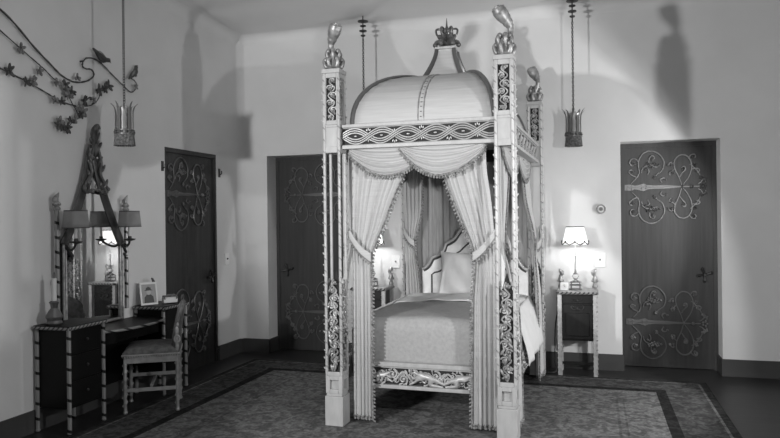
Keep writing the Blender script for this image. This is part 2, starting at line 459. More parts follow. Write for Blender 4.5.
# ------------------------------------------------------------------ THE BED (built in its own frame: origin at front centre)
BL = Vector((-1.143, 4.487, .008)); BR = R(-1.2); BM = Matrix.Rotation(BR, 3, 'Z')
def bw(p): return tuple(BL+BM @ Vector(p))
HWB, LB = .599, 1.90
bed = thing('four_poster_bed', 'silvered carved four-poster bed with a domed fabric canopy', 'bed', BL, BR)

def make_post(px, py, lean, seed):
    s = .062
    mb = MB()
    mb.box(px-s-.005, px+s+.005, py-s-.005, py+s+.005, 0, .205).box(px-s+.004, px+s-.004, py-s+.004, py+s-.004, .205, .225)
    def cage(z0, z1, q, bar, depth, core=True):
        if core: mb.box(px-s+depth, px+s-depth, py-s+depth, py+s-depth, z0, z1)
        for a in (-1, 1):
            for b in (-1, 1):
                x0, x1 = sorted((px+a*s, px+a*(s-q))); y0, y1 = sorted((py+b*s, py+b*(s-q)))
                mb.box(x0, x1, y0, y1, z0, z1)
            for z2, z3 in ((z0, z0+bar), (z1-bar, z1)):
                y0, y1 = sorted((py+a*s, py+a*(s-q))); mb.box(px-s+q, px+s-q, y0, y1, z2, z3)
                x0, x1 = sorted((px+a*s, px+a*(s-q))); mb.box(x0, x1, py-s+q, py+s-q, z2, z3)
    cage(.225, .345, .030, .028, .024)
    cage(.345, 1.93, .017, .030, 0, False)               # four slender corner stiles, open between
    cage(1.925, 2.095, .020, .018, .006)
    cage(2.095, 2.455, .024, .032, 0, False)
    mb.box(px-s-.006, px+s+.006, py-s-.006, py+s+.006, 2.455, 2.485)
    post = mb.build('bed_post', 'cream', bed, bevel=.003)
    MB().box(px-.036, px+.036, py-.036, py+.036, .34, .96).lathe((px, py, .96), [(.036, 0), (.018, .06), (.0, .12)], 8).build('post_core', 'core', post)  # dark core colour stands in for shade in the carving's gaps
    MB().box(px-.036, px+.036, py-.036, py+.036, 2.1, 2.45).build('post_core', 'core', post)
    for a in (-1, 1):
        for b in (-1, 1):
            r = MB(); x, y = px+a*(s-.007), py+b*(s-.007)
            r.tube([(x, y, .36), (x, y, 2.44)], .0105, 8)        # notched bead strip along the edge
            rn = random.Random(seed+a*2+b)
            z = .40
            while z < 2.42:
                big = rn.random() < .4
                k = .95 if big else .7
                if not 1.90 < z < 2.11: r.ball((px+a*(s+.003), py+b*(s+.003), z), (.0062*k, .0062*k, .013*k), 6, 4, (a*.6, b*.6, 1))
                z += rn.uniform(.045, .085)
            r.build('corner_rod', 'rod', post)
    # carved foliage panels
    for (nx, ny) in ((0, -1), (1, 0), (-1, 0), (0, 1)):
        c = MB()
        carve(c, (px+nx*.046, py+ny*.046, .70), (abs(ny), abs(nx), 0), (0, 0, 1), .092, .64, (nx, ny, 0), .055, .0066, seed+nx*3+ny)
        rn = random.Random(seed+11+nx)
        for i in range(15):                                  # swelling acanthus leaves on the lower shaft
            z = .41+i*.034+rn.uniform(-.008, .008); w_ = .030 if i < 11 else .018; o_ = .054+.014*math.sin(min(1, i/10.)*PI)
            d_ = rn.uniform(-w_, w_)
            c.ball((px+nx*o_+abs(ny)*d_, py+ny*o_+abs(nx)*d_, z), (.010, .010, .026), 7, 5, (rn.uniform(-.7, .7)*abs(ny), rn.uniform(-.7, .7)*abs(nx), 1))
        c.build('carved_panel', 'silver_dark', post)
        c = MB()
        carve(c, (px+nx*.044, py+ny*.044, 2.275), (abs(ny), abs(nx), 0), (0, 0, 1), .080, .31, (nx, ny, 0), .050, .0056, seed+5+nx*3+ny)
        c.build('carved_panel', 'silver_dark', post)
    # finial: leaf cluster and plume
    f = MB(); Z0 = 2.485
    f.lathe((px, py, Z0), [(.05, 0), (.062, .012), (.048, .03), (.040, .06), (.036, .11), (.014, .135)], 14)
    for i in range(6):
        a = i*PI/3+.3; c_, s_ = math.cos(a), math.sin(a)
        f.tube(cat([(px+c_*.03, py+s_*.03, Z0+.005), (px+c_*.056, py+s_*.056, Z0+.03), (px+c_*.066, py+s_*.066, Z0+.065), (px+c_*.050, py+s_*.050, Z0+.080)], 4), lambda t: .020*(1-.5*t), 7)
        f.ball((px+c_*.054, py+s_*.054, Z0+.074), .017, 8, 6)
        a += .5; c_, s_ = math.cos(a), math.sin(a)
        f.tube(cat([(px+c_*.02, py+s_*.02, Z0+.06), (px+c_*.044, py+s_*.044, Z0+.09), (px+c_*.052, py+s_*.052, Z0+.12), (px+c_*.034, py+s_*.034, Z0+.138)], 4), lambda t: .018*(1-.45*t), 7)
        f.ball((px+c_*.038, py+s_*.038, Z0+.132), .018, 8, 6)
    lx, ly = lean
    pl = cat([(px-lx*.15, py-ly*.15, Z0+.10), (px-lx*.45, py-ly*.45, Z0+.150), (px-lx*.50, py-ly*.50, Z0+.190), (px-lx*.18, py-ly*.18, Z0+.235), (px+lx*.25, py+ly*.25, Z0+.278), (px+lx*.50, py+ly*.50, Z0+.310), (px+lx*.58, py+ly*.58, Z0+.325)], 5)
    n = len(pl)-1
    f.tube(pl, [[.022, .0185, .0180, .0205, .026, .0335, .0405, .0455, .0470, .044, .034, .016][min(11, int(i/n*11.99))] for i in range(n+1)], 12)
    f.build('finial', 'silver_dark', post, smooth=60)
    return post
make_post(-HWB, 0, (.06, -.05), 21); make_post(HWB, 0, (-.075, -.05), 33)
make_post(-HWB, LB, (.05, .05), 45); make_post(HWB, LB, (-.06, .04), 57)

# canopy rails
def rail(a, b, nrm, name, seed, full=True):
    a, b, nrm = Vector(a), Vector(b), Vector(nrm); L = (b-a).length; U = (b-a)/L
    z0, z1 = 1.925, 2.095
    def P(u, v, n): return a+U*u+Vector((0, 0, v))+nrm*n
    def bx(mb, u0, u1, v0, v1, n0, n1):
        vs = [P(u, v, n) for v in (v0, v1) for n in (n0, n1) for u in (u0, u1)]
        mb.add(vs, [(0, 2, 3, 1), (4, 5, 7, 6), (0, 1, 5, 4), (2, 6, 7, 3), (0, 4, 6, 2), (1, 3, 7, 5)])
    mb = MB(); bx(mb, 0, L, z0, z0+.024, -.032, .034); bx(mb, 0, L, z1-.022, z1, -.032, .034)
    bx(mb, 0, L, z1-.028, z1-.022, -.03, .022); bx(mb, 0, L, z0+.024, z0+.029, -.03, .022)
    r = mb.build(name, 'cream', bed, bevel=.003)
    mb = MB(); bx(mb, 0, L, z0+.02, z1-.02, -.015, .004); mb.build('rail_back_panel', 'rail_shadow', r)
    mb = MB(); zc = (z0+z1)/2+.002; hp = .19; A = .049; n = int(L/.0125)
    for amp in (-.0155, 0., .0155):
        for sg in (1, -1):
            pts = []
            for i in range(n+1):
                u = L*i/n; ph = PI*u/hp
                v = zc+sg*.038*math.sin(ph)+amp*(1 if abs(math.cos(ph)) < .99 else 1)+.004*math.cos(ph)
                pts.append(P(u, v, .013+.006*sg*math.cos(ph)))
            mb.tube(pts, .0050, 6)
    k = int(L/hp)
    for i in range(k+1):
        for d in (1, -1):
            u = hp*i; v = zc+d*.040-.006*math.cos(PI*i)
            if .02 < u < L-.02:
                for q in (-.012, 0, .012): mb.ball(P(u+q, v-d*abs(q)*.5, .012), (.005, .005, .010), 6, 4, U*q*30+Vector((0, 0, d)))
        u = hp*(i+.5)
        if u < L-.03:
            mb.ball(P(u, zc, .014), (.005, .005, .012), 6, 4, U)
    mb.build('interlace_carving', 'silver', r)
    return r
i_ = HWB-.067
rail((-i_, 0, 0), (i_, 0, 0), (0, -1, 0), 'canopy_rail', 1)
rail((HWB, .067, 0), (HWB, LB-.067, 0), (1, 0, 0), 'canopy_rail', 2)
rail((-HWB, .067, 0), (-HWB, LB-.067, 0), (-1, 0, 0), 'canopy_rail', 3)
rail((i_, LB, 0), (-i_, LB, 0), (0, 1, 0), 'canopy_rail', 4)

# domed canopy
AX, AY, CT = .500, .92, .150
def DX(t): return .024*(1-t)
CYB = LB/2; ZD0, ZD1 = 2.09, 2.535
def half(t, A): return CT+(A-CT)*max(0., math.cos(t*PI/2))**.98
def zdome(t): return ZD0+(ZD1-ZD0)*math.sin(t*PI/2)**.97
mb = MB()
for side in range(4):
    def fn(u, v, side=side):
        hx, hy = half(v, AX), half(v, AY); z = zdome(v); q = 2*u-1
        z += .003*math.sin(v*60)
        d = DX(v)
        return {0: (d+q*hx, CYB-hy, z), 1: (d+hx, CYB+q*hy, z), 2: (d-q*hx, CYB+hy, z), 3: (d-hx, CYB-q*hy, z)}[side]
    mb.grid(fn, 12, 26)
dome = mb.build('canopy_dome', 'dome', bed, solid=.006, smooth=50)
for sx in (-1, 1):
    for sy in (-1, 1):
        pts = [(DX(i/20)+sx*half(i/20, AX), CYB+sy*half(i/20, AY), zdome(i/20)+.004) for i in range(21)]
        MB().tube(pts, .019, 8).build('hip_rib', 'pewter', dome)
for (dx, dy) in ((0, -1), (1, 0), (-1, 0), (0, 1)):
    mb = MB()
    for off in (-.02, .02):
        pts = [(DX(i/20)+(off if dy else dx*half(i/20, AX)), CYB+(off if dx else dy*half(i/20, AY)), zdome(i/20)+.004) for i in range(21)]
        mb.tube(pts, .006, 6)
    for i in range(0, 21):
        p = Vector((DX(i/20)+(0 if dy else dx*half(i/20, AX)), CYB+(0 if dx else dy*half(i/20, AY)), zdome(i/20)+.003)); mb.ball(p, (.009, .009, .005), 6, 4)
    mb.build('face_rib', 'silver_dark', dome)
# cupola
ZC0, ZC1 = 2.522, 2.790
def cup(t): return .070+.098*(1-t)**1.5
mb = MB()
for side in range(4):
    def fn(u, v, side=side):
        h = cup(v)-.004; z = ZC0+(ZC1-ZC0)*v; q = (2*u-1)*h
        return {0: (q, CYB-h, z), 1: (h, CYB+q, z), 2: (-q, CYB+h, z), 3: (-h, CYB-q, z)}[side]
    mb.grid(fn, 6, 14)
cupo = mb.build('cupola', 'dome', bed, solid=.004)
for sx in (-1, 1):
    for sy in (-1, 1):
        MB().tube([(sx*cup(i/12), CYB+sy*cup(i/12), ZC0+(ZC1-ZC0)*i/12) for i in range(13)], lambda t: .022-.006*t, 8).build('corner_rib', 'pewter', cupo)
mb = MB().box(-.082, .082, CYB-.082, CYB+.082, ZC1, ZC1+.020).box(-.070, .070, CYB-.070, CYB+.070, ZC1-.018, ZC1)
mb.build('cupola_cap', 'silver', cupo, bevel=.003)
Zf = ZC1+.02
mb = MB().lathe((0, CYB, Zf), [(.05, 0), (.034, .02), (.028, .07), (.036, .11), (.018, .15), (.008, .18), (.002, .245)], 12)
for i in range(6):
    a = i*PI/3+.2; c, s_ = math.cos(a), math.sin(a)
    mb.tube(cat([(.03*c, CYB+.03*s_, Zf+.035), (.075*c, CYB+.075*s_, Zf+.050), (.100*c, CYB+.100*s_, Zf+.022)], 4), lambda t: .026*(1-.4*t), 7)
    mb.ball((.094*c, CYB+.094*s_, Zf+.026), .021, 7, 5)
    mb.ball((.050*c, CYB+.050*s_, Zf+.085), (.022, .022, .036), 7, 5, (c, s_, 1))
    mb.tube(cat([(.02*c, CYB+.02*s_, Zf+.08), (.050*c, CYB+.050*s_, Zf+.150), (.085*c, CYB+.085*s_, Zf+.150), (.080*c, CYB+.080*s_, Zf+.110), (.06*c, CYB+.06*s_, Zf+.10)], 4), .009, 6)
    mb.ball((.028*c, CYB+.028*s_, Zf+.135), .024, 7, 5)
mb.build('cupola_finial', 'pewter', cupo)

# footboard with scrolls and crouching carved figures
FY, FZ = .165, -.042
mb = MB().box(-i_, i_, FY-.030, FY+.034, .432+FZ, .462+FZ).box(-i_, i_, FY-.030, FY+.034, .276+FZ, .302+FZ).box(-i_, i_, FY-.02, FY+.02, .42+FZ, .432+FZ)
foot = mb.build('footboard', 'cream', bed, bevel=.004)
MB().box(-i_, i_, FY, FY+.02, .29+FZ, .44+FZ).build('footboard_ground', 'core', foot)
mb = MB()
carve(mb, (0, FY-.004, .361+FZ), (0, 0, 1), (1, 0, 0), .118, 1.04, (0, -1, 0), .078, .0072, 3, taper=False)
carve(mb, (0.02, FY, .361+FZ), (0, 0, 1), (1, 0, 0), .112, 1.0, (0, -1, 0), .058, .0045, 9, taper=False)
mb.build('scroll_carving', 'silver', foot)
def figure(x0, flip, s=1.):
    """crouching figure in relief: one continuous skinned body"""
    f = -1 if flip else 1
    J = {'pel': (.075, .368, .030), 'chest': (.01, .378, .027), 'neck': (-.03, .392, .014), 'head': (-.048, .402, .022),
         'sh': (-.012, .365, .014), 'el': (-.035, .338, .010), 'ha': (-.075, .318, .009), 'hand2': (-.062, .352, .009),
         'kn': (.065, .322, .019), 'an': (.125, .314, .011), 'to': (.150, .312, .009), 'kn2': (.12, .345, .016), 'an2': (.165, .325, .010)}
    E_ = [('pel', 'chest'), ('chest', 'neck'), ('neck', 'head'), ('chest', 'sh'), ('sh', 'el'), ('el', 'ha'), ('chest', 'hand2'), ('pel', 'kn'), ('kn', 'an'), ('an', 'to'), ('pel', 'kn2'), ('kn2', 'an2')]
    ks = list(J); me = bpy.data.meshes.new('carved_figure')
    me.from_pydata([(x0+f*J[k][0]*s, FY-.024-(.008 if k in ('sh', 'el', 'ha', 'kn') else 0), .361+FZ+(J[k][1]-.361)*s) for k in ks], [(ks.index(a), ks.index(b)) for a, b in E_], [])
    o = bpy.data.objects.new('carved_figure', me); COL.objects.link(o); o.parent = foot
    md = o.modifiers.new('skin', 'SKIN'); o.modifiers.new('smooth', 'SUBSURF').render_levels = 2
    o.modifiers['smooth'].levels = 2
    for i, k in enumerate(ks):
        me.skin_vertices[0].data[i].radius = (J[k][2]*s, J[k][2]*.8*s)
    me.skin_vertices[0].data[0].use_root = True; md.use_smooth_shade = True
    me.materials.append(M['silver'])
figure(-.03, False, 1.10); figure(.30, True, 1.05); figure(-.29, True, .8)
# side rails, mattress support and headboard
for sx in (-1, 1):
    r = MB().box(sx*HWB-.022, sx*HWB+.022, .067, LB-.067, .28, .44).build('side_rail', 'cream', bed, bevel=.004)
    c = MB(); carve(c, (sx*(HWB+.022), LB/2, .36), (0, 0, 1), (0, 1, 0), .11, 1.7, (sx, 0, 0), .085, .008, 13, taper=False); c.build('scroll_carving', 'silver_dark', r)
MB().box(-.56, .56, FY+.04, LB-.03, .30, .37).build('mattress_base', 'dark_wood', bed)
PROF = [(-.54, .45), (-.54, .955), (-.50, .975), (-.465, 1.01), (-.435, 1.06), (-.40, 1.075), (-.345, 1.10), (-.305, 1.145), (-.285, 1.195), (-.245, 1.215), (-.19, 1.25), (-.14, 1.315), (-.07, 1.37), (0, 1.385)]
full = PROF+[(-x, z) for x, z in reversed(PROF[:-1])]
HC, HS = .040, .915                                   # headboard centre and width factor
full = [(HC+x*HS, z) for x, z in full]
yh = LB-.09
head = MB().prism(full, lambda u, v, w: (u, yh-.02+w, v), .05).build('headboard', 'damask', bed, smooth=30)
ol = cat([(x, yh-.022, z) for x, z in full[1:-1]], 3)
MB().tube(ol, .013, 8).build('silver_border', 'silver', head)
MB().tube([(HC+(p.x-HC)*.965, yh-.024, .45+(p.z-.45)*.972) for p in ol], .009, 6).build('dark_piping', 'trim_dark', head)
inn = [(-.44, .70), (-.44, .905), (-.41, .925), (-.38, .93), (-.35, .94), (-.24, 1.02), (-.21, 1.05), (-.19, 1.10), (-.14, 1.125), (-.09, 1.17), (-.04, 1.21), (0, 1.22)]
inn = inn+[(-x, z) for x, z in reversed(inn[:-1])]
MB().tube([(HC+x*HS, yh-.024, z) for x, z in inn], .007, 6).build('inner_piping', 'trim_dark', head)

# ------------------------------------------------------------------ bedding (each lies on the bed: things of their own)
def bthing(name, label, category, base, group=None): return thing(name, label, category, bw(base), BR, group)
rnd = random.Random(3)
mb = MB().box(-.545, .545, .225, LB-.125, .375, .665)
o = mb.build('mattress', 'sheet', off=(0, .9, .375), bevel=.05); o.location = bw((0, .9, .375)); o.rotation_euler = (0, 0, BR)
tag(o, 'thick mattress under the grey bedspread', 'mattress')
def spread_fn(y0, y1, lift, front, zside, wr, seed, hwid=.562, yfront=.208):
    ph = random.Random(seed).uniform(0, 6)
    def fn(u, v):
        # across: side drop, rounded shoulder, top
        a = 2*u-1; side = .30; top = 2*hwid; tot = top+2*side; s_ = (a+1)/2*tot
        rr = .07
        if s_ < side: x = -hwid; dz = side-s_
        elif s_ > tot-side: x = hwid; dz = s_-(tot-side)
        else: x = s_-side-hwid; dz = 0
        ex = hwid-abs(x)
        if dz == 0 and ex < rr: dz = rr-math.sqrt(max(0, rr*rr-(rr-ex)**2))
        elif dz > 0: dz += rr; 
        # along: front drop then top
        if front:
            fd = .27; L = (y1-y0)+fd; t = v*L
            if t < fd: y = yfront; dy = fd-t+rr
            else:
                y = yfront+(t-fd); ey = t-fd; dy = rr-math.sqrt(max(0, rr*rr-(rr-ey)**2)) if ey < rr else 0
        else: y = y0+(y1-y0)*v; dy = 0
        z = lift+.028*(1-(x/hwid)**2)+.012*math.sin(min(1, max(0, (y-y0)/(y1-y0)))*PI)
        z -= max(dz, dy) if (dz < .06 or dy < .06) else max(dz, dy)
        z += wr*(math.sin(7*x+9*y+ph)*math.sin(11*y-4*x)+.5*math.sin(23*x-14*y+ph))
        if abs(a) > .8: x += (.010*math.sin(y*19+ph)+.012)*(1 if x > 0 else -1)*min(1, dz*4)
        return (x, y, max(z, zside))
    return fn
mb = MB().grid(spread_fn(.21, 1.28, .700, True, .40, .0015, 1), 70, 60)
o = mb.build('bedspread', 'spread', off=(0, .6, .40), smooth=60, solid=.008); o.location = bw((0, .6, .40)); o.rotation_euler = (0, 0, BR)
tag(o, 'plain grey woven bedspread tucked in behind the footboard', 'bedspread')
t = bthing('bed_sheet', 'rumpled white sheet turned back below the pillow and hanging over the bed side', 'sheet', (0, 1.48, .33))
MB().grid(spread_fn(1.16, 1.80, .715, False, .46, .007, 5, .572), 70, 36).build('sheet_top', 'sheet', t, (0, 1.48, .33), smooth=60, solid=.008)
for sx in (-1, 1):
    def fn(u, v, sx=sx):
        y = .66+1.08*u; q = v*v*(3-2*v)
        return (sx*(.545+.045*min(1, v*4)+.075*q+(.010*math.sin(y*17)+.006*math.sin(y*31))*v), y, .735-.02*(1-u)-(.385+.015*math.sin(y*5))*v)
    MB().grid(fn, 40, 14).build('sheet_overhang', 'sheet', t, (0, 1.48, .33), smooth=60, solid=.006)
# pillow standing against the headboard
def pil(u, v):
    a, b = 2*u-1, 2*v-1
    return a, b
mb = MB()
for side in (1, -1):
    def fn(u, v, side=side):
        a, b = 2*u-1, 2*v-1
        th = .085*(max(0, (1-a**4)*(1-b**4)))**.5
        sx_ = 1-.07*(1-abs(b)**2)*abs(a)**3; sz_ = 1-.09*(1-abs(a)**2)*abs(b)**3
        wrn = .005*math.sin(9*a+5*b)*(1-a*a)
        return (a*.310*sx_, -side*th+wrn*side, .215*b*sz_)
    mb.grid(fn, 26, 22, flip=(side < 0))
TL = Matrix.Rotation(R(-20), 3, 'X')
mb.v = [tuple(TL @ Vector(p)) for p in mb.v]
o = mb.build('pillow', 'pillow_linen', smooth=70); o.location = bw((.055, 1.64, .925)); o.rotation_euler = (0, 0, BR)
tag(o, 'square white pillow propped against the headboard', 'pillow')

# ------------------------------------------------------------------ curtains
def lerp(a, b, t): return a+(b-a)*t
def rows_at(rows, v):
    """rows sorted from top to bottom: (z, ax, ay, bx, by, amp)"""
    z0, z1 = rows[0][0], rows[-1][0]; z = lerp(z0, z1, v)
    for r, q in zip(rows[:-1], rows[1:]):
        if r[0] >= z >= q[0]-1e-9:
            t = (r[0]-z)/(r[0]-q[0]+1e-12); t = t*t*(3-2*t) if False else t
            return [lerp(a, b, t) for a, b in zip(r, q)]
    return list(rows[-1])
def smooth_rows(rows, k=6):
    c = []
    for i in range(len(rows)-1):
        p1, p2 = rows[i], rows[i+1]; p0 = rows[max(0, i-1)]; p3 = rows[min(len(rows)-1, i+2)]
        for j in range(k):
            t = j/k
            c.append([.5*(2*b+(cc-a)*t+(2*a-5*b+4*cc-d)*t*t+(3*b-a-3*cc+d)*t**3) if n else b+(cc-b)*t for n, (a, b, cc, d) in enumerate(zip(p0, p1, p2, p3))])
    c.append(list(rows[-1])); return c
def curtain(name, label, rows, pleats, nrm, base, m='curtain', fr=('b',), group=None, seed=1, nu=None, fr_bottom=True):
    rows = smooth_rows([r[:5]+(r[5]*.72,) for r in rows]); rn = random.Random(seed); ph = rn.uniform(0, 6)
    t = bthing(name, label, 'curtain', base, group)
    nx, ny = nrm
    def fn(u, v):
        z, ax, ay, bx, by, amp = rows_at(rows, v)
        w = math.sin(2*PI*pleats*u+ph+.6*math.sin(5*u+2*v))+.25*math.sin(2*PI*pleats*2.3*u+1.3*ph+v)
        d = amp*w*(min(1, u*10)*min(1, (1-u)*10)*.7+.3)
        return (lerp(ax, bx, u)+nx*d, lerp(ay, by, u)+ny*d, z)
    nu = nu or max(24, int(pleats*12))
    body = MB().grid(fn, nu, 46).build('curtain_panel', m, t, base, smooth=70, solid=.004)
    for e in fr:
        u = 0 if e == 'a' else 1
        pts = []
        for i in range(47):
            p = Vector(fn(u, i/46)); pts.append(p+Vector((nx, ny, 0))*.012)
        side = Vector((fn(u, .5)[0]-fn(.5, .5)[0], fn(u, .5)[1]-fn(.5, .5)[1], 0)); side = side.normalized() if side.length else Vector((0, 0, -1))
        fringe(pts, 'edge_fringe', body, base, .026, .0075, (side*.8+Vector((0, 0, -.6))).normalized())
    if fr_bottom:
        fringe([Vector(fn(i/40, 1))+Vector((nx, ny, 0))*.010+Vector((0, 0, .024)) for i in range(41)], 'hem_fringe', body, base, .024, .0075)
    return t, fn
def tieback(t, a, b, base, nrm, sag=.02, w=.030):
    a, b, n = Vector(a), Vector(b), Vector(nrm)
    def P(s, k):
        p = a.lerp(b, s)+n*(.035+.02*math.sin(s*PI)); p.z -= sag*math.sin(s*PI); p.z += (k-.5)*2*w; return p
    o = MB().grid(lambda u, v: P(u, v), 16, 4).build('tieback', 'curtain', t, base, smooth=60, solid=.010)
    fringe([P(i/16, 0) for i in range(17)], 'tieback_fringe', o, base, .023, .008)
yc = .083
rowsL = [(1.95, -.515, yc, -.10, yc, .010), (1.767, -.51, yc, -.115, yc, .016), (1.575, -.512, yc, -.195, yc, .017), (1.367, -.512, yc, -.278, yc, .016), (1.22, -.508, yc, -.345, yc, .013), (1.13, -.503, yc, -.362, yc, .010), (.88, -.503, yc, -.361, yc, .013), (.5, -.506, yc, -.362, yc, .015), (.02, -.508, yc, -.362, yc, .016)]
t, _ = curtain('bed_curtain', 'pale silk curtain tied back against the left front bedpost', rowsL, 5, (0, -1), (-.43, yc, .02), seed=2, group='curtains of the four-poster bed')
tieback(t, (-.515, yc-.01, 1.345), (-.352, yc-.01, 1.165), (-.43, yc, .02), (0, -1, 0))
rowsR = [(1.95, .12, yc, .455, yc, .010), (1.758, .160, yc, .46, yc, .016), (1.567, .224, yc, .485, yc, .017), (1.397, .292, yc, .50, yc, .016), (1.24, .355, yc, .508, yc, .013), (1.15, .375, yc, .512, yc, .010), (.9, .358, yc, .513, yc, .013), (.5, .350, yc, .513, yc, .015), (.02, .343, yc, .513, yc, .016)]
t, _ = curtain('bed_curtain', 'pale silk curtain tied back against the right front bedpost', rowsR, 5, (0, -1), (.43, yc, .02), fr=('a',), seed=5, group='curtains of the four-poster bed')
tieback(t, (.515, yc-.01, 1.33), (.366, yc-.01, 1.175), (.43, yc, .02), (0, -1, 0))
# side curtains, right and left
for sx, words in ((1, 'right'), (-1, 'left')):
    x = sx*.545
    rows = [(1.93, x, .13, x, .52, .010), (1.6, x, .13, x, .38, .014), (1.25, x, .13, x, .22, .012), (1.12, x+sx*.03, .13, x+sx*.03, .20, .010), (.8, x+sx*.085, .12, x+sx*.085, .26, .013), (.03, x+sx*.095, .12, x+sx*.10, .30, .014)]
    t, _ = curtain('bed_curtain', 'narrow side curtain on the %s of the bed, gathered behind the front post' % words, rows, 4, (sx, 0), (x, .18, .03), seed=8+sx, group='curtains of the four-poster bed')
    tieback(t, (x, .12, 1.30), (x, .215, 1.17), (x, .18, .03), (sx, 0, 0))
    e = .055 if sx > 0 else 0
    if sx < 0: rows = [(1.93, -.60, 1.66, -.44, 1.74, .010), (1.5, -.60, 1.68, -.445, 1.74, .014), (1.26, -.59, 1.70, -.50, 1.74, .010), (1.18, -.59, 1.70, -.515, 1.74, .008), (.8, -.59, 1.70, -.47, 1.74, .013), (.03, -.59, 1.70, -.46, 1.74, .014)]
    else: rows = [(1.93, x, 1.30, x, LB-.075, .010), (1.6, x, 1.44, x+sx*e*.3, LB-.075, .016), (1.25, x+sx*e, 1.60, x+sx*e, LB-.07, .014), (1.12, x+sx*e, 1.63, x+sx*e, LB-.07, .011), (.8, x+sx*e*1.4, 1.60, x+sx*e*1.6, LB-.07, .016), (.03, x+sx*e*1.6, 1.57, x+sx*e*2.0, LB-.07, .02)]
    t, _ = curtain('bed_curtain', 'side curtain on the %s of the bed, gathered at the headboard post' % words, rows, 5, (sx, 0) if sx > 0 else (.35, -.94), (x, 1.7, .03), fr=('a',) if sx > 0 else ('b',), seed=12+sx, group='curtains of the four-poster bed')
    if sx > 0: tieback(t, (x+sx*e, LB-.06, 1.32), (x+sx*e, 1.62, 1.18), (x, 1.7, .03), (sx, 0, 0))
    else: tieback(t, (-.60, 1.69, 1.32), (-.51, 1.72, 1.20), (x, 1.7, .03), (.2, -1, 0))
yb = LB-.045
rows = [(1.95, -.52, yb, .52, yb, .014), (1.2, -.52, yb, .52, yb, .016), (.45, -.52, yb, .52, yb, .016)]
curtain('bed_curtain', 'darker pleated backdrop hanging behind the scalloped headboard', rows, 15, (0, -1), (0, yb, .45), m='drape', fr=(), seed=4, group='curtains of the four-poster bed', fr_bottom=False)
# swags of the valance
def swag(label, a, b, nrm, sag, base, skew=0., seed=1, bulge=.03, bottom=None):
    a, b, n = Vector(a), Vector(b), Vector(nrm); U = b-a
    t = bthing('valance_swag', label, 'valance', base, 'swags of the bed valance')
    def low(u):
        if bottom:
            x = u*(len(bottom)-1); i = min(int(x), len(bottom)-2); return bottom[i]+(bottom[i+1]-bottom[i])*(x-i)
        return sag*(math.sin(PI*min(1, max(0, u+skew*math.sin(PI*u))))**.75)
    def fn(u, v):
        p = a+U*u; lo = low(u)+.01
        env = math.sin(PI*u)**.6 if 0 < u < 1 else 0
        fold = .012*math.sin(2*PI*5.0*v**1.1)*env
        p = p+n*(bulge*math.sin(v*PI*.75)*env+fold); p.z -= lo*v
        return p
    body = MB().grid(fn, 40, 34).build('swag_cloth', 'curtain', t, base, smooth=70, solid=.004)
    fringe([fn(i/40, 1)+n*.006 for i in range(41)], 'swag_fringe', body, base, .020, .008)
    return t
sb = lambda pts: [1.945-z for z in pts]
swag('draped swag at the left half of the front canopy rail', (-.515, .048, 1.945), (.03, .048, 1.945), (0, -1, 0), .2, (-.25, .048, 1.75), bottom=[.03, .09, .135, .17, .19, .20, .197, .185, .165, .13, .05])
swag('draped swag at the right half of the front canopy rail', (-.137, .036, 1.945), (.47, .036, 1.945), (0, -1, 0), .2, (.17, .036, 1.75), bottom=[.02, .085, .145, .18, .203, .207, .195, .175, .14, .09, .03])
for sx, words in ((1, 'right'), (-1, 'left')):
    x = sx*.553
    swag('short draped swag on the %s canopy rail, next to the front post' % words, (x, .08, 1.945), (x, 1.0, 1.945), (sx, 0, 0), .19, (x, .5, 1.75), bulge=.02)
    swag('short draped swag on the %s canopy rail, next to the back post' % words, (x, .9, 1.945), (x, LB-.075, 1.945), (sx, 0, 0), .19, (x, 1.35, 1.75), bulge=.02)

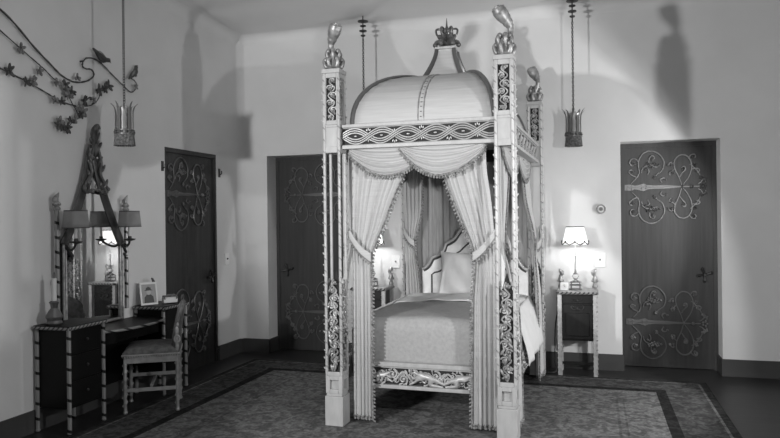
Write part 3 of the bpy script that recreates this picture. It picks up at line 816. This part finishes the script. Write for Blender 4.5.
# ------------------------------------------------------------------ nightstands and lamps
def nightstand(loc, label):
    t = thing('nightstand', label, 'nightstand', loc, 0, 'matching nightstands')
    W, D, H = .155, .27, .77
    MB().box(-W+.012, W-.012, .03, D-.01, .315, H-.03).build('cabinet_body', 'dark_wood', t, bevel=.003)
    top = MB().box(-W-.02, W+.02, -.022, D+.012, H-.012, H).build('top', 'silver_dark', t, bevel=.003)
    mb = MB().tube([(-W-.02, -.024, H-.018), (W+.02, -.024, H-.018)], .013, 8)
    for sx in (-1, 1): mb.tube([(sx*(W+.02), -.024, H-.018), (sx*(W+.02), D+.01, H-.018)], .011, 8)
    mb.build('rope_edge', 'rope', top)
    dr = MB().box(-W+.022, W-.022, .018, .03, .655, .735).build('drawer', 'dark_wood', t, bevel=.004)
    MB().tube(cat([(-.04, .012, .70), (-.025, 0, .688), (0, -.004, .684), (.025, 0, .688), (.04, .012, .70)], 4), .006).ball((0, -.004, .684), .010).build('drawer_pull', 'black_iron', dr)
    dn = MB().box(-W+.022, W-.022, .018, .03, .33, .643).box(-W+.05, W-.05, .010, .02, .36, .57).build('cabinet_door', 'dark_wood', t, bevel=.005)
    mb = MB()
    for sx in (-1, 1): mb.tube(cat([(0, .010, .615), (sx*.03, .004, .60), (sx*.055, .008, .622), (sx*.045, .01, .636), (sx*.036, .008, .624)], 4), .006)
    mb.ball((0, .006, .61), .013); mb.build('carved_ornament', 'black_iron', dn)
    for sx in (-1, 1):
        for y, b in ((0, False), (D-.01, True)):
            mb = MB(); x = sx*W
            mb.box(x-.018, x+.018, y-.016, y+.016, 0, H-.02)
            for i in range(17):
                z = .03+i*.043
                mb.ball((x+sx*.016, y-.016, z), (.0055, .0055, .012), 6, 4, (sx*.5, -.5, 1)); mb.ball((x-sx*.016, y-.016, z+.02), (.005, .005, .010), 6, 4, (-sx*.5, -.5, 1))
            lg = mb.build('leg', 'silver', t)
            if b:
                mb = MB().lathe((x, y, H), [(.02, 0), (.026, .02), (.014, .05), (.024, .085), (.016, .11), (.012, .125)], 10)
                mb.tube(cat([(x, y, H+.11), (x-sx*.012, y, H+.14), (x+sx*.004, y, H+.17), (x+sx*.012, y, H+.185)], 4), [.012, .013, .016, .019, .021, .022, .021, .019, .016, .013, .010, .007, .004], 8)
                for a in range(4): mb.ball((x+.02*math.cos(a*PI/2), y+.02*math.sin(a*PI/2), H+.07), .013, 6, 4)
                mb.build('finial', 'silver_dark', lg)
    MB().box(-W, W, .26-.02, .26, .05, .08).build('back_stretcher', 'dark_wood', t)
    return t
NS = [(-.150, 6.395), (-2.125, 6.365)]
nightstand((NS[0][0], NS[0][1], 0), 'silver-legged nightstand right of the bed, under the fully visible lamp')
nightstand((NS[1][0], NS[1][1], 0), 'silver-legged nightstand left of the bed, half hidden behind the curtain')
def lamp(loc, label):
    t = thing('table_lamp', label, 'lamp', loc, 0, 'lit table lamps on the nightstands')
    z0 = 0
    mb = MB()
    for a in range(4):
        c, s_ = math.cos(a*PI/2+PI/4), math.sin(a*PI/2+PI/4)
        mb.tube([(c*.055, s_*.055, .004), (c*.05, s_*.05, .07), (c*.02, s_*.02, .085), (0, 0, .095)], .005)
    for z, r in ((.005, .055), (.045, .052), (.072, .05)):
        mb.tube([(math.cos(k*PI/8)*r, math.sin(k*PI/8)*r, z) for k in range(16)], .0045, 5, True)
    mb.build('wire_base', 'pewter', t)
    MB().lathe((0, 0, .09), [(.008, 0), (.022, .012), (.034, .035), (.022, .06), (.010, .068), (.012, .08), (.008, .1)], 16).build('glass_ball', 'glass', t)
    MB().tube([(0, 0, .155), (0, 0, .50)], .007, 8).lathe((0, 0, .30), [(.007, 0), (.013, .01), (.007, .02)], 10).build('stem', 'silver', t)
    prof = [(.118, .415), (.112, .425), (.078, .575), (.080, .58)]
    mb = MB(); n = 64; vs = []; fs = []
    for r, z in prof:
        for k in range(n):
            a = 2*PI*k/n; q = r*(1+.012*math.cos(a*32)); vs.append((q*math.cos(a), q*math.sin(a), z))
    for i in range(3):
        for k in range(n): fs.append((i*n+k, i*n+(k+1) % n, (i+1)*n+(k+1) % n, (i+1)*n+k))
    mb.add(vs, fs); sh = mb.build('lamp_shade', 'shade_lit', t, solid=.002)
    mb = MB()
    for k in range(8):                                       # dark scalloped trim
        a0, a1 = 2*PI*k/8, 2*PI*(k+1)/8
        mb.tube([((.119+.002)*math.cos(lerp(a0, a1, j/8))*(1-.13*(.5-abs(j/8-.5)) if False else 1), .121*math.sin(lerp(a0, a1, j/8)), .416+.026*abs(2*j/8-1)) for j in range(9)], .0045, 5)
        mb.ball((.119*math.cos(a0), .119*math.sin(a0), .448), .008, 6, 4)
    mb.build('shade_trim', 'trim_dark', sh)
    MB().tube([(.082*math.cos(k*PI/12), .082*math.sin(k*PI/12), .578) for k in range(24)], .004, 5, True).build('shade_top_wire', 'trim_dark', sh)
    MB().ball((0, 0, .50), (.02, .02, .028), 10, 7).build('bulb', 'bulb', t)
    l = bpy.data.lights.new('lamp_bulb_light', 'POINT'); l.energy = 5.5; l.shadow_soft_size = .03
    lo = bpy.data.objects.new('bulb_light', l); COL.objects.link(lo); lo.location = Vector(loc)+Vector((0, 0, .47))
    return t
lamp((-.165, 6.50, .771), 'lit pleated-shade table lamp on the nightstand right of the bed')
lamp((-2.125, 6.49, .771), 'lit table lamp glimpsed past the left bed curtain')
t = thing('clock', 'small pale square clock beside the lamp on the right nightstand', 'clock', (-.265, 6.44, .771))
MB().box(-.036, .036, -.018, .018, 0, .07).build('clock_case', 'plate', t, bevel=.006)
MB().tube([(0, -.018, .037), (0, -.0215, .037)], .024, 18).build('clock_face', 'candle', t)
MB().tube([(0, -.0225, .037), (0, -.0225, .054)], .0022, 5).tube([(0, -.0225, .037), (.012, -.0225, .033)], .0022, 5).build('hands', 'trim_dark', t)
o = MB().tube(cat([(-.235, 6.64, .74), (-.345, 6.60, .5), (-.36, 6.56, .12), (-.345, 6.50, .02), (-.40, 6.44, .014), (-.45, 6.50, .014), (-.47, 6.60, .014)], 6), .005, 6).build('lamp_cord', 'trim_dark')
tag(o, 'dark lamp cord trailing to the floor left of the right nightstand', 'cord')

# ------------------------------------------------------------------ hanging crown lamps
def pendant(loc, zc, label, k=1.):
    """loc = ceiling point; zc = height of the crown's rim; k = size factor"""
    t = thing('pendant_lamp', label, 'lamp', (loc[0], loc[1], zc-.33*k), 0, 'hanging crown lamps')
    t.scale = (k, k, k); zt = (ZC-(zc-.33*k))/k
    mb = MB()
    for z, r in ((zt-.055, .052), (zt-.100, .030), (zt-.150, .038), (zt-.195, .024)):
        mb.lathe((0, 0, z), [(.004, -.014), (r, -.004), (r, .005), (.004, .012)], 14)
    mb.tube([(0, 0, zt), (0, 0, zt-.24)], .006, 6); mb.build('ceiling_canopy', 'black_iron', t)
    mb = MB(); z = zt-.235; i = 0
    while z > .33:
        mb.tube([(math.cos(a*PI/4)*.0075*(1 if i % 2 else .3), math.cos(a*PI/4)*.0075*(.3 if i % 2 else 1), z+math.sin(a*PI/4)*.0135) for a in range(8)], .0038, 4, True)
        z -= .0205; i += 1
    mb.build('chain', 'black_iron', t)
    MB().lathe((0, 0, .10), [(.044, 0), (.046, .10), (.044, .20), (.018, .22)], 18).build('inner_tube', 'silver', t)
    for k in range(10):
        a = 2*PI*(k+.5)/10; c, s_ = math.cos(a), math.sin(a)
        pr = [(.066, .09), (.066, .18), (.066, .245), (.070, .285), (.084, .312+.008*(k % 2)), (.104, .328+.014*(k % 2))]
        mb = MB().tube(cat([(r*c, r*s_, z) for r, z in pr], 4), [.0150]*11+[.0135-.0012*j for j in range(10)], 6, flat=.28, up=(c, s_, 0))
        mb.build('crown_strip', 'pewter', t)
    mb = MB()
    for z, r in ((.095, .072), (.125, .072)):
        mb.tube([(math.cos(k*PI/12)*r, math.sin(k*PI/12)*r, z) for k in range(24)], .006, 6, True)
    for k in range(16): mb.ball((math.cos(k*PI/8)*.073, math.sin(k*PI/8)*.073, .11), .009, 6, 4)
    mb.build('band', 'pewter', t)
    mb = MB()
    for k in range(40):
        a = 2*PI*k/40; q = 1+.04*math.sin(k*5.)
        mb.tube([(.066*math.cos(a), .066*math.sin(a), .092), (.074*math.cos(a)*q, .074*math.sin(a)*q, .004)], .0055, 5)
    mb.build('bottom_fringe', 'fringe_dark', t)
    return t
pendant((-.166, 6.40, 0), 2.405, 'hanging crown lamp on a beaded chain near the right-hand door')
pendant((-2.165, 6.40, 0), 2.405, 'hanging crown lamp behind the left of the bed canopy, only its chain showing')
pendant((-3.32, 4.285, 0), 2.315, 'hanging crown lamp in front of the vine above the dressing table', .95)

# ------------------------------------------------------------------ dressing table
va = thing('dressing_table', 'black dressing table of two striped-edge pedestals joined by a low shelf', 'table', (-3.56, 4.52, 0))
VO = (-3.56, 4.52, 0); XF = -3.42; XW = XL+.015
def pedestal(y0, y1):
    top = MB().box(XW, XF+.015, y0-.012, y1+.012, .722, .738).build('pedestal_top', 'lacquer', va, VO, bevel=.003)
    mb = MB().tube([(XF+.018, y0-.014, .722), (XF+.018, y1+.014, .722)], .011, 8).tube([(XW, y0-.014, .722), (XF+.018, y0-.014, .722)], .011, 8).tube([(XW, y1+.014, .722), (XF+.018, y1+.014, .722)], .011, 8)
    mb.build('rope_edge', 'rope', top, VO)
    body = MB().box(XW+.01, XF-.012, y0+.015, y1-.015, .17, .722).build('pedestal_body', 'lacquer', va, VO, bevel=.003)
    for i in range(3):
        z0 = .185+i*.178
        d = MB().box(XF-.014, XF-.004, y0+.028, y1-.028, z0, z0+.165).build('drawer', 'lacquer', body, VO, bevel=.003)
        MB().ball((XF+.004, (y0+y1)/2, z0+.085), (.011, .011, .011), 8, 5).tube([(XF-.006, (y0+y1)/2, z0+.085), (XF+.002, (y0+y1)/2, z0+.085)], .005).build('knob', 'black_iron', d, VO)
    for x in (XF-.004, XW+.014):
        for y in (y0+.008, y1-.008):
            mb = MB().tube([(x, y, .012), (x, y, .715)], .0145, 8).ball((x, y, .014), (.018, .018, .014))
            mb.build('leg', 'stripe_post', va, VO)
pedestal(3.81, 4.165); pedestal(4.875, 5.21)
MB().box(XW, XW+.015, 4.16, 4.88, .16, .63).build('kneehole_dark_fill', 'lacquer', va, VO)  # black panel added so the shaded gap under the shelf reads dark
sh = MB(); out = [(XW, 4.165), (XF, 4.165), (-3.36, 4.25), (-3.33, 4.40), (-3.325, 4.52), (-3.33, 4.64), (-3.36, 4.79), (XF, 4.875), (XW, 4.875)]
sh.prism(out, lambda u, v, w: (u, v, .635+w), .016)
so = sh.build('low_shelf', 'lacquer', va, VO, bevel=.003)
MB().tube(cat([(u, v, .643) for u, v in out[1:-1]], 4), .010, 8).build('rope_edge', 'stripe_small', so, VO)
MB().box(XW, -3.46, 4.17, 4.87, .53, .63).build('apron_drawer', 'lacquer', va, VO, bevel=.003)

# ------------------------------------------------------------------ mirror on the left wall
mi = thing('dressing_mirror', 'tall pointed wall mirror with carved crest and two sconces', 'mirror', (XL, 4.37, .74))
MO = (XL, 4.37, .74); X0 = XL+.03
outl = [(4.075, .66), (4.075, 1.30), (4.16, 1.42), (4.25, 1.62), (4.31, 1.80), (4.355, 2.0), (4.39, 2.0), (4.43, 1.80), (4.50, 1.62), (4.60, 1.42), (4.685, 1.28), (4.685, .66)]
MB().prism(outl, lambda u, v, w: (X0+w, u, v), .008).build('mirror_glass', 'mirror', mi, MO, smooth=0)
MB().prism([(4.36+(u-4.36)*1.03, v) for u, v in outl], lambda u, v, w: (XL+.002+w, u, v), .026).build('back_board', 'dark_wood', mi, MO, smooth=0)
mb = MB()
for pts in ([(4.36, 2.03), (4.31, 1.82), (4.24, 1.62), (4.15, 1.42), (4.065, 1.28)], [(4.385, 2.03), (4.435, 1.82), (4.51, 1.62), (4.61, 1.42), (4.70, 1.26)]):
    mb.tube(cat([(X0+.012, u, v) for u, v in pts], 4), .040, 8, flat=.35, up=(1, 0, 0))
mb.build('slanted_frame', 'bar_grey', mi, MO)
mb = MB()
for y in (4.675, 4.700): mb.tube([(X0+.014, y, .67), (X0+.014, y, 1.27)], .0085, 8)
for y in (4.058, 4.08): mb.tube([(X0+.014, y, .67), (X0+.014, y, 1.29)], .0085, 8)
mb.tube([(X0+.012, 4.06, .665), (X0+.012, 4.70, .665)], .012, 8)
mb.build('side_frame', 'silver_dark', mi, MO)
# carved crest: leafy cluster down from the peak
mb = MB(); rn = random.Random(5)
for i in range(46):
    t = rn.random(); z = 2.17-.50*t; w = .02+.11*t**1.3
    s_ = rn.choice((-1, 1))
    y = 4.372+s_*w*(rn.uniform(.65, 1.0) if t > .25 else rn.uniform(0, 1))+.0
    mb.ball((X0+.03+rn.uniform(-.01, .02), y, z), (.012, .012, .034*rn.uniform(.7, 1.2)), 7, 5, (rn.uniform(-.3, .6), s_*rn.uniform(0, .9), 1))
for s_ in (-1, 1):
    mb.tube(cat([(X0+.03, 4.372, 2.13), (X0+.04, 4.372+s_*.03, 2.0), (X0+.04, 4.372+s_*.06, 1.9), (X0+.04, 4.372+s_*.045, 1.82), (X0+.04, 4.372+s_*.10, 1.74), (X0+.04, 4.372+s_*.13, 1.70), (X0+.04, 4.372+s_*.10, 1.67), (X0+.04, 4.372+s_*.02, 1.69)], 5), .013, 7)
    for q in range(3): mb.ball((X0+.045, 4.372+s_*(.13-.04*q), 1.70-.012*q), .017, 7, 5)
mb.tube(cat([(X0+.04, 4.39, 2.10), (X0+.06, 4.36, 2.14), (X0+.06, 4.355, 2.165), (X0+.05, 4.385, 2.185), (X0+.04, 4.41, 2.165)], 5), .014, 7)
mb.ball((X0+.03, 4.372, 2.12), (.03, .03, .06), 8, 6).ball((X0+.035, 4.372, 2.0), (.022, .026, .05), 8, 6)
mb.build('carved_crest', 'pewter', mi, MO)
for y in (3.985, 4.735):
    x = XL+.055
    pt = MB().tube([(x, y, .739), (x, y, 1.53)], .016, 8).box(x-.045, x, y-.012, y+.012, 1.0, 1.03).build('side_post', 'stripe_post', mi, MO)
    mb = MB().lathe((x, y, 1.53), [(.022, 0), (.028, .015), (.016, .03), (.024, .05), (.012, .07)], 10)
    mb.tube(cat([(x, y, 1.585), (x, y-.012, 1.61), (x, y+.004, 1.635), (x, y+.022, 1.66)], 4), [.014, .017, .02, .022, .022, .02, .018, .016, .014, .012, .009, .006, .003], 8)
    for a in range(5): mb.ball((x+.02*math.cos(a*1.257), y+.02*math.sin(a*1.257), 1.575), .012, 6, 4)
    mb.build('finial', 'silver_dark', pt, MO)
for y, yr in ((4.035, 4.075), (4.625, 4.685)):
    x = XL+.175; s_ = 1 if y < yr else -1
    arm = MB().tube(cat([(XL+.045, yr, 1.27), (XL+.09, yr-.0, 1.245), (XL+.14, (y+yr)/2, 1.262), (x, y, 1.30)], 5), .009, 7)
    arm.tube(cat([(XL+.05, yr, 1.26), (XL+.06, yr+s_*.03, 1.22), (XL+.06, yr+s_*.05, 1.18), (XL+.06, yr+s_*.03, 1.165), (XL+.06, yr+s_*.02, 1.19)], 5), .010, 7)
    for q in range(5): arm.ball((XL+.05, yr+s_*.015*q, 1.27-.018*q), .016, 7, 5)
    ao = arm.build('sconce_arm', 'black_iron', mi, MO)
    MB().lathe((x, y, 1.30), [(.006, -.012), (.042, .0), (.046, .008), (.016, .012), (.013, .03)], 14).build('drip_pan', 'black_iron', ao, MO)
    MB().tube([(x, y, 1.32), (x, y, 1.45)], .011, 10).build('candle_sleeve', 'candle', ao, MO)
    # flat-sided oval card shade, open top and bottom
    def fn(u, v, x=x, y=y):
        a = 2*PI*u; c, s2 = math.cos(a), math.sin(a); e = .42
        k = lerp(1.0, .86, v); yy = math.copysign(abs(c)**e, c); xx = math.copysign(abs(s2)**e, s2)
        return (x+xx*.060*k, y+yy*.088*k, 1.405+.122*v)
    shd = MB().grid(fn, 48, 4).build('shade', 'shade', ao, MO, solid=.003, smooth=50)
    for e_ in (0, 1): MB().tube([fn(i/48, e_) for i in range(48)], .0035, 5, True).build('shade_trim', 'trim_dark', shd, MO)

# ------------------------------------------------------------------ things on the dressing table
t = thing('candlestick', 'white candle in a dark bulbous glass holder on the near pedestal', 'candlestick', (-3.585, 3.865, .739))
MB().lathe((0, 0, 0), [(.045, 0), (.052, .012), (.046, .03), (.056, .055), (.04, .09), (.022, .115), (.026, .14), (.034, .155), (.02, .165)], 18).build('glass_holder', 'pewter', t)
MB().tube([(0, 0, .16), (0, 0, .32)], .017, 12).build('candle', 'candle', t)
MB().tube(cat([(0, 0, .31), (.003, 0, .335), (0, .004, .36)], 4), .004, 5).build('wick', 'trim_dark', t)
t = thing('photo_frame', 'pale tilted frame holding a portrait photo on the far pedestal', 'frame', (-3.60, 4.945, .739), R(58))
TI = Matrix.Rotation(R(-12), 3, 'X')
def tilt(mb): mb.v = [tuple(TI @ Vector(p)) for p in mb.v]; return mb
w, h = .060, .175
mb = MB().box(-w-.014, w+.014, -.006, .006, 0, .016).box(-w-.014, w+.014, -.006, .006, h, h+.016).box(-w-.014, -w, -.006, .006, .016, h).box(w, w+.014, -.006, .006, .016, h)
tilt(mb).build('frame_border', 'plate', t, bevel=.002)
pic = tilt(MB().box(-w, w, 0, .005, .016, h)).build('portrait_print', 'photo', t)
tilt(MB().prism([(-.042, .018), (-.038, .065), (-.017, .088), (.017, .088), (.038, .07), (.043, .018)], lambda u, v, q: (u, -.001+q, v), .002)).build('portrait_coat', 'photo_dark', pic)
tilt(MB().prism([((.019*math.cos(a*PI/8)), .108+.023*math.sin(a*PI/8)) for a in range(16)], lambda u, v, q: (u, -.0015+q, v), .002)).build('portrait_face', 'photo_mid', pic)
tilt(MB().prism([(-.038, .122), (.038, .122), (.022, .130), (.019, .148), (-.019, .148), (-.022, .130)], lambda u, v, q: (u, -.002+q, v), .002)).build('portrait_hat', 'photo_dark', pic)
MB().tube([(0, .03, .15), (0, .085, .002)], .006).build('easel_leg', 'trim_dark', t)
t = thing('ornamental_box', 'small pale ornate box beside the portrait frame', 'box', (-3.50, 5.085, .739), R(50))
MB().box(-.06, .06, -.03, .03, .006, .055).build('box_body', 'plate', t, bevel=.006)
mb = MB()
for s_ in (-1, 1):
    mb.tube(cat([(0, -.032, .062), (s_*.02, -.032, .078), (s_*.04, -.032, .068), (s_*.055, -.032, .05), (s_*.045, -.032, .04)], 5), .006, 6)
mb.ball((0, -.03, .07), .011); mb.tube([(-.06, 0, .062), (.06, 0, .062)], .009, 6)
mb.build('scroll_ornament', 'pewter', t)
for x in (-.05, .05):
    for y in (-.022, .022): MB().ball((x, y, .006), .007, 6, 4).build('foot', 'pewter', t)
t = thing('figurine', 'small dark scrolled figurine standing behind the portrait frame', 'figurine', (-3.635, 5.02, .739))
MB().lathe((0, 0, 0), [(.028, 0), (.03, .012), (.014, .02), (.012, .06)], 12).build('pedestal_foot', 'pewter', t)
mb = MB().tube(cat([(0, 0, .05), (.008, .01, .09), (-.008, -.006, .13), (.004, .012, .17), (0, .02, .205), (0, .005, .215)], 5), lambda q: .014*(1-.4*q), 7)
for q in range(6): mb.ball((rn.uniform(-.012, .012), rn.uniform(-.02, .02), .08+.022*q), .013, 6, 4)
mb.build('scroll_body', 'pewter', t)

# ------------------------------------------------------------------ chair
ch = thing('side_chair', 'low-backed chair with tapestry seat and knobbed silver legs at the dressing table', 'chair', (-3.295, 4.565, .008), R(30.7))
hx, hy = .187, .177
for sx, sy in ((-1, -1), (-1, 1), (1, -1), (1, 1)):
    x, y = sx*hx, sy*hy
    mb = MB(); top = .43 if sx < 0 else .60
    prof = [(.014, 0), (.018, .01), (.013, .025)]
    z = .025
    while z < top-.05: prof += [(.0125, z+.008), (.0125, z+.046), (.0150, z+.050), (.0150, z+.055)]; z += .058
    prof += [(.0145, top-.01), (.0145, top)]
    mb.lathe((x, y, 0), prof, 10)
    for i in range(6): mb.ball((x-.015, y, .06+i*.06), (.006, .006, .009), 6, 4); mb.ball((x+.015, y, .09+i*.058), (.006, .006, .009), 6, 4)
    lg = mb.build('leg', 'chair_silver', ch)
    if sx > 0:
        f = MB().tube([(x+.002, y+math.cos(a)*.022*sy*.3, .535+.028*math.sin(a)) if False else (x+.002+.020*math.cos(a), y-.018 if sy < 0 else y+.018, .545+.026*math.sin(a)) for a in [k*PI/6 for k in range(12)]], .007, 6, True)
        f.ball((x, y, .61), (.016, .016, .03), 8, 5).ball((x+.006, y, .65), (.011, .011, .018), 8, 5)
        f.build('scroll_finial', 'chair_silver', lg)
for y in (-hy, hy): MB().box(-hx, hx, y-.012, y+.012, .375, .425).build('seat_rail', 'chair_silver', ch, bevel=.003)
for x in (-hx, hx): MB().box(x-.012, x+.012, -hy, hy, .375, .425).build('seat_rail', 'chair_silver', ch, bevel=.003)
for y, z in ((-hy, .175), (hy, .215)): MB().box(-hx, hx, y-.008, y+.008, z-.014, z+.014).build('stretcher', 'chair_silver', ch, bevel=.003)
MB().box(-.01, .01, -hy, hy, .19, .21).build('stretcher', 'chair_silver', ch, bevel=.003)
def seatf(u, v):
    a, b = 2*u-1, 2*v-1
    return (a*(hx+.018), b*(hy+.018), .452+.046*((1-a**6)*(1-b**6))**.5)
mb = MB().grid(seatf, 22, 22)
mb.box(-hx-.016, hx+.016, -hy-.016, hy+.016, .426, .457)
st_ = mb.build('seat_cushion', 'seat', ch, smooth=50)
fringe([(-hx-.018, -hy-.018, .436), (hx+.018, -hy-.018, .436), (hx+.018, hy+.018, .436), (-hx-.018, hy+.018, .436), (-hx-.018, -hy-.018, .436)], 'nail_trim', st_, (0, 0, 0), .018, .0055, m='chair_silver')
def backp(side):
    def fn(u, v):
        b = 2*u-1; z = .46+.365*v; xx = hx-.015+.055*v**1.6
        th = .034*(max(0, 1-b**6)*(1-max(0, (v-.8)/.2)**3))**.5*(1-.3*v)
        w_ = hy*(1.02-.10*v)*(1 if v < .8 else math.sqrt(max(0, 1-((v-.8)/.26)**2)))
        return (xx+side*th, b*w_, z-(.035*b*b*v if v > .5 else 0))
    return fn
mb = MB().grid(backp(-1), 16, 22).grid(backp(1), 16, 22, flip=True)
mb.build('back_cushion', 'seat', ch, smooth=60)

# ------------------------------------------------------------------ wrought vine with birds on the left wall
vi = thing('wall_vine', 'dark wrought vine with flowers and perched birds on the left wall', 'wall ornament', (XL, 4.2, 2.1))
VX = XL+.03; VOF = (XL, 4.2, 2.1)
def branch(pts, r):
    p = cat([(VX, a, b) for a, b in pts], 5); n = len(p)
    mb = MB().tube(p, [r*(1-.35*i/n)*(1+.18*math.sin(i*1.9)) for i in range(n)], 6)
    mb.tube([(XL, pts[len(pts)//2][0], pts[len(pts)//2][1]), (VX, pts[len(pts)//2][0], pts[len(pts)//2][1])], .006)
    return mb.build('branch', 'vine', vi, VOF)
v1 = [(3.40, 2.90), (3.62, 2.80), (3.82, 2.66), (3.975, 2.567), (4.07, 2.514), (4.182, 2.489), (4.286, 2.503), (4.367, 2.538), (4.409, 2.584), (4.382, 2.618), (4.327, 2.612), (4.288, 2.623), (4.296, 2.663), (4.342, 2.698), (4.424, 2.708), (4.509, 2.683), (4.61, 2.63), (4.7, 2.587), (4.777, 2.549), (4.85, 2.525), (4.905, 2.556), (4.929, 2.598), (4.89, 2.633), (4.842, 2.641)]
v2 = [(3.45, 2.47), (3.7, 2.42), (3.86, 2.38), (3.972, 2.348), (4.043, 2.327), (4.141, 2.315), (4.243, 2.316), (4.35, 2.334), (4.419, 2.368), (4.462, 2.414), (4.476, 2.456), (4.50, 2.50)]
v3 = [(3.5, 2.72), (3.75, 2.60), (3.9, 2.53), (3.974, 2.486), (4.045, 2.454), (4.093, 2.418), (4.142, 2.371), (4.179, 2.321), (4.217, 2.28), (4.242, 2.227), (4.19, 2.202), (4.139, 2.148), (4.089, 2.115)]
branch(v1, .0072); branch(v2, .0055); branch(v3, .0048)
branch([(4.29, 2.33), (4.31, 2.36), (4.36, 2.40), (4.40, 2.395), (4.405, 2.365), (4.385, 2.355)], .006)
branch([(4.47, 2.47), (4.50, 2.495), (4.55, 2.50), (4.585, 2.525)], .006)
rn = random.Random(9)
def flower(y, z, s, leafy=False):
    mb = MB(); s *= .92
    for k in range(5):
        a = k*2*PI/5+rn.uniform(0, 1)
        mb.ball((VX+.012, y+math.cos(a)*s*.8, z+math.sin(a)*s*.8), (s*.28, s*.45, s*(.75 if not leafy else 1.1)), 7, 5, (.2, math.cos(a), math.sin(a)))
    mb.ball((VX+.02, y, z), s*.4, 7, 5)
    o = mb.build('leaf_spray' if leafy else 'flower', 'vine' if leafy else 'petal', vi, VOF)
for y, z, s, l in ((4.105, 2.411, .034, 0), (4.10, 2.45, .026, 1), (4.16, 2.41, .026, 1), (4.041, 2.172, .032, 0), (4.282, 2.28, .034, 0), (4.24, 2.31, .03, 0), (4.114, 2.136, .028, 1), (4.392, 2.383, .022, 0), (4.221, 2.525, .024, 0), (4.455, 2.475, .030, 1), (4.564, 2.525, .030, 1), (4.52, 2.50, .026, 1), (4.19, 2.211, .026, 0), (3.995, 2.319, .026, 0), (4.29, 2.365, .026, 1), (4.90, 2.58, .022, 0), (3.80, 2.42, .03, 0), (3.70, 2.62, .03, 0), (3.60, 2.45, .03, 1), (4.07, 2.13, .026, 1), (4.02, 2.45, .026, 0), (4.135, 2.375, .03, 0), (4.06, 2.32, .022, 1), (4.15, 2.19, .024, 1), (4.25, 2.26, .026, 1), (4.02, 2.15, .024, 1), (3.86, 2.50, .026, 0), (3.74, 2.40, .024, 1)):
    flower(y, z, s, bool(l))
def bird(y, z, ang, s, f):
    """body, head, beak, tail, folded wing along direction ang in the wall plane"""
    c, n = math.cos(ang), math.sin(ang)
    def P(u, v, x=0.): return (VX+.02+x, y+f*(u*c)*s-(v*n)*s*0-f*0+(-v*n)*s*f, z+(u*n+v*c)*s)
    p = [P(-.13, .0), P(-.09, .0), P(-.05, .0), P(.0, -.005), P(.04, .0), (P(.065, .02)), P(.09, .035), P(.115, .035)]
    mb = MB().tube(p, [.007*s*1.3, .012*s*1.3, .022*s*1.2, .03*s*1.2, .026*s*1.2, .018*s*1.2, .019*s*1.2, .006*s], 9)
    mb.tube([P(.105, .036), P(.135, .03)], lambda t: .007*s*(1-.9*t), 6)
    b = mb.build('bird', 'vine', vi, VOF)
    mb = MB().ball(P(-.02, .012, .018*s), (.010*s, .02*s, .055*s), 8, 5, Vector(P(.1, 0))-Vector(P(0, 0)))
    mb.build('wing', 'petal', b, VOF)
    MB().tube([P(.0, -.03), P(.005, -.055)], .004, 5).tube([P(.02, -.03), P(.025, -.055)], .004, 5).build('feet', 'vine', b, VOF)
bird(4.475, 2.732, R(-26), .82, 1)
bird(4.865, 2.685, R(42), .70, 1)

# ------------------------------------------------------------------ photographer's lamps, added fill and room light
def spot(name, loc, aim, power, angle, blend=.15, size=.05):
    l = bpy.data.lights.new(name, 'SPOT'); l.energy = power; l.spot_size = R(angle); l.spot_blend = blend; l.shadow_soft_size = size
    o = bpy.data.objects.new(name, l); COL.objects.link(o); o.location = loc
    o.rotation_euler = (Vector(aim)-Vector(loc)).to_track_quat('-Z', 'Y').to_euler()
    return o
spot('flood_lamp_left', (-2.75, .5, 1.84), (-2.75+5*math.sin(R(32)), .5+5*math.cos(R(32)), 2.5), 540, 90, .22, .07)
spot('flood_lamp_right', (1.14, 2.59, 1.72), (1.14-2.72, 2.59+2.8, .72), 165, 92, .12, .04)
spot('flood_lamp_side', (2.42, 5.32, 1.4), (2.42-.9945, 5.32+.1045, 1.37), 235, 80, .05, .06)
spot('bed_fill_spot', (.25, -.7, 1.75), (-1.05, 5.4, 1.42), 270, 25, .7, .12)  # narrow fill spot added to brighten the bed interior
l = bpy.data.lights.new('fill_lamp', 'AREA'); l.energy = 22; l.size = .7
o = bpy.data.objects.new('fill_lamp', l); COL.objects.link(o); o.location = (.4, -.9, 2.3); o.rotation_euler = (R(72), 0, R(12))

w = bpy.data.worlds.new('dim room'); sc.world = w; w.use_nodes = True
w.node_tree.nodes['Background'].inputs[0].default_value = (.5, .5, .5, 1); w.node_tree.nodes['Background'].inputs[1].default_value = .05

# ------------------------------------------------------------------ camera
cam = bpy.data.cameras.new('camera'); co = bpy.data.objects.new('camera', cam); COL.objects.link(co)
cam.sensor_fit = 'HORIZONTAL'; cam.sensor_width = 36; cam.lens = 36*683/780; cam.shift_y = -1/780
cam.clip_start = .05
rot = Matrix.Rotation(R(16.6), 3, 'Z') @ Matrix.Rotation(R(90), 3, 'X') @ Matrix.Rotation(R(-.65), 3, 'Z')
co.rotation_euler = rot.to_euler(); co.location = (0, 0, 1.45)
sc.camera = co
vs = sc.view_settings
vs.view_transform = 'Standard'; vs.look = 'None'; vs.gamma = 1; vs.exposure = .1; vs.use_curve_mapping = False
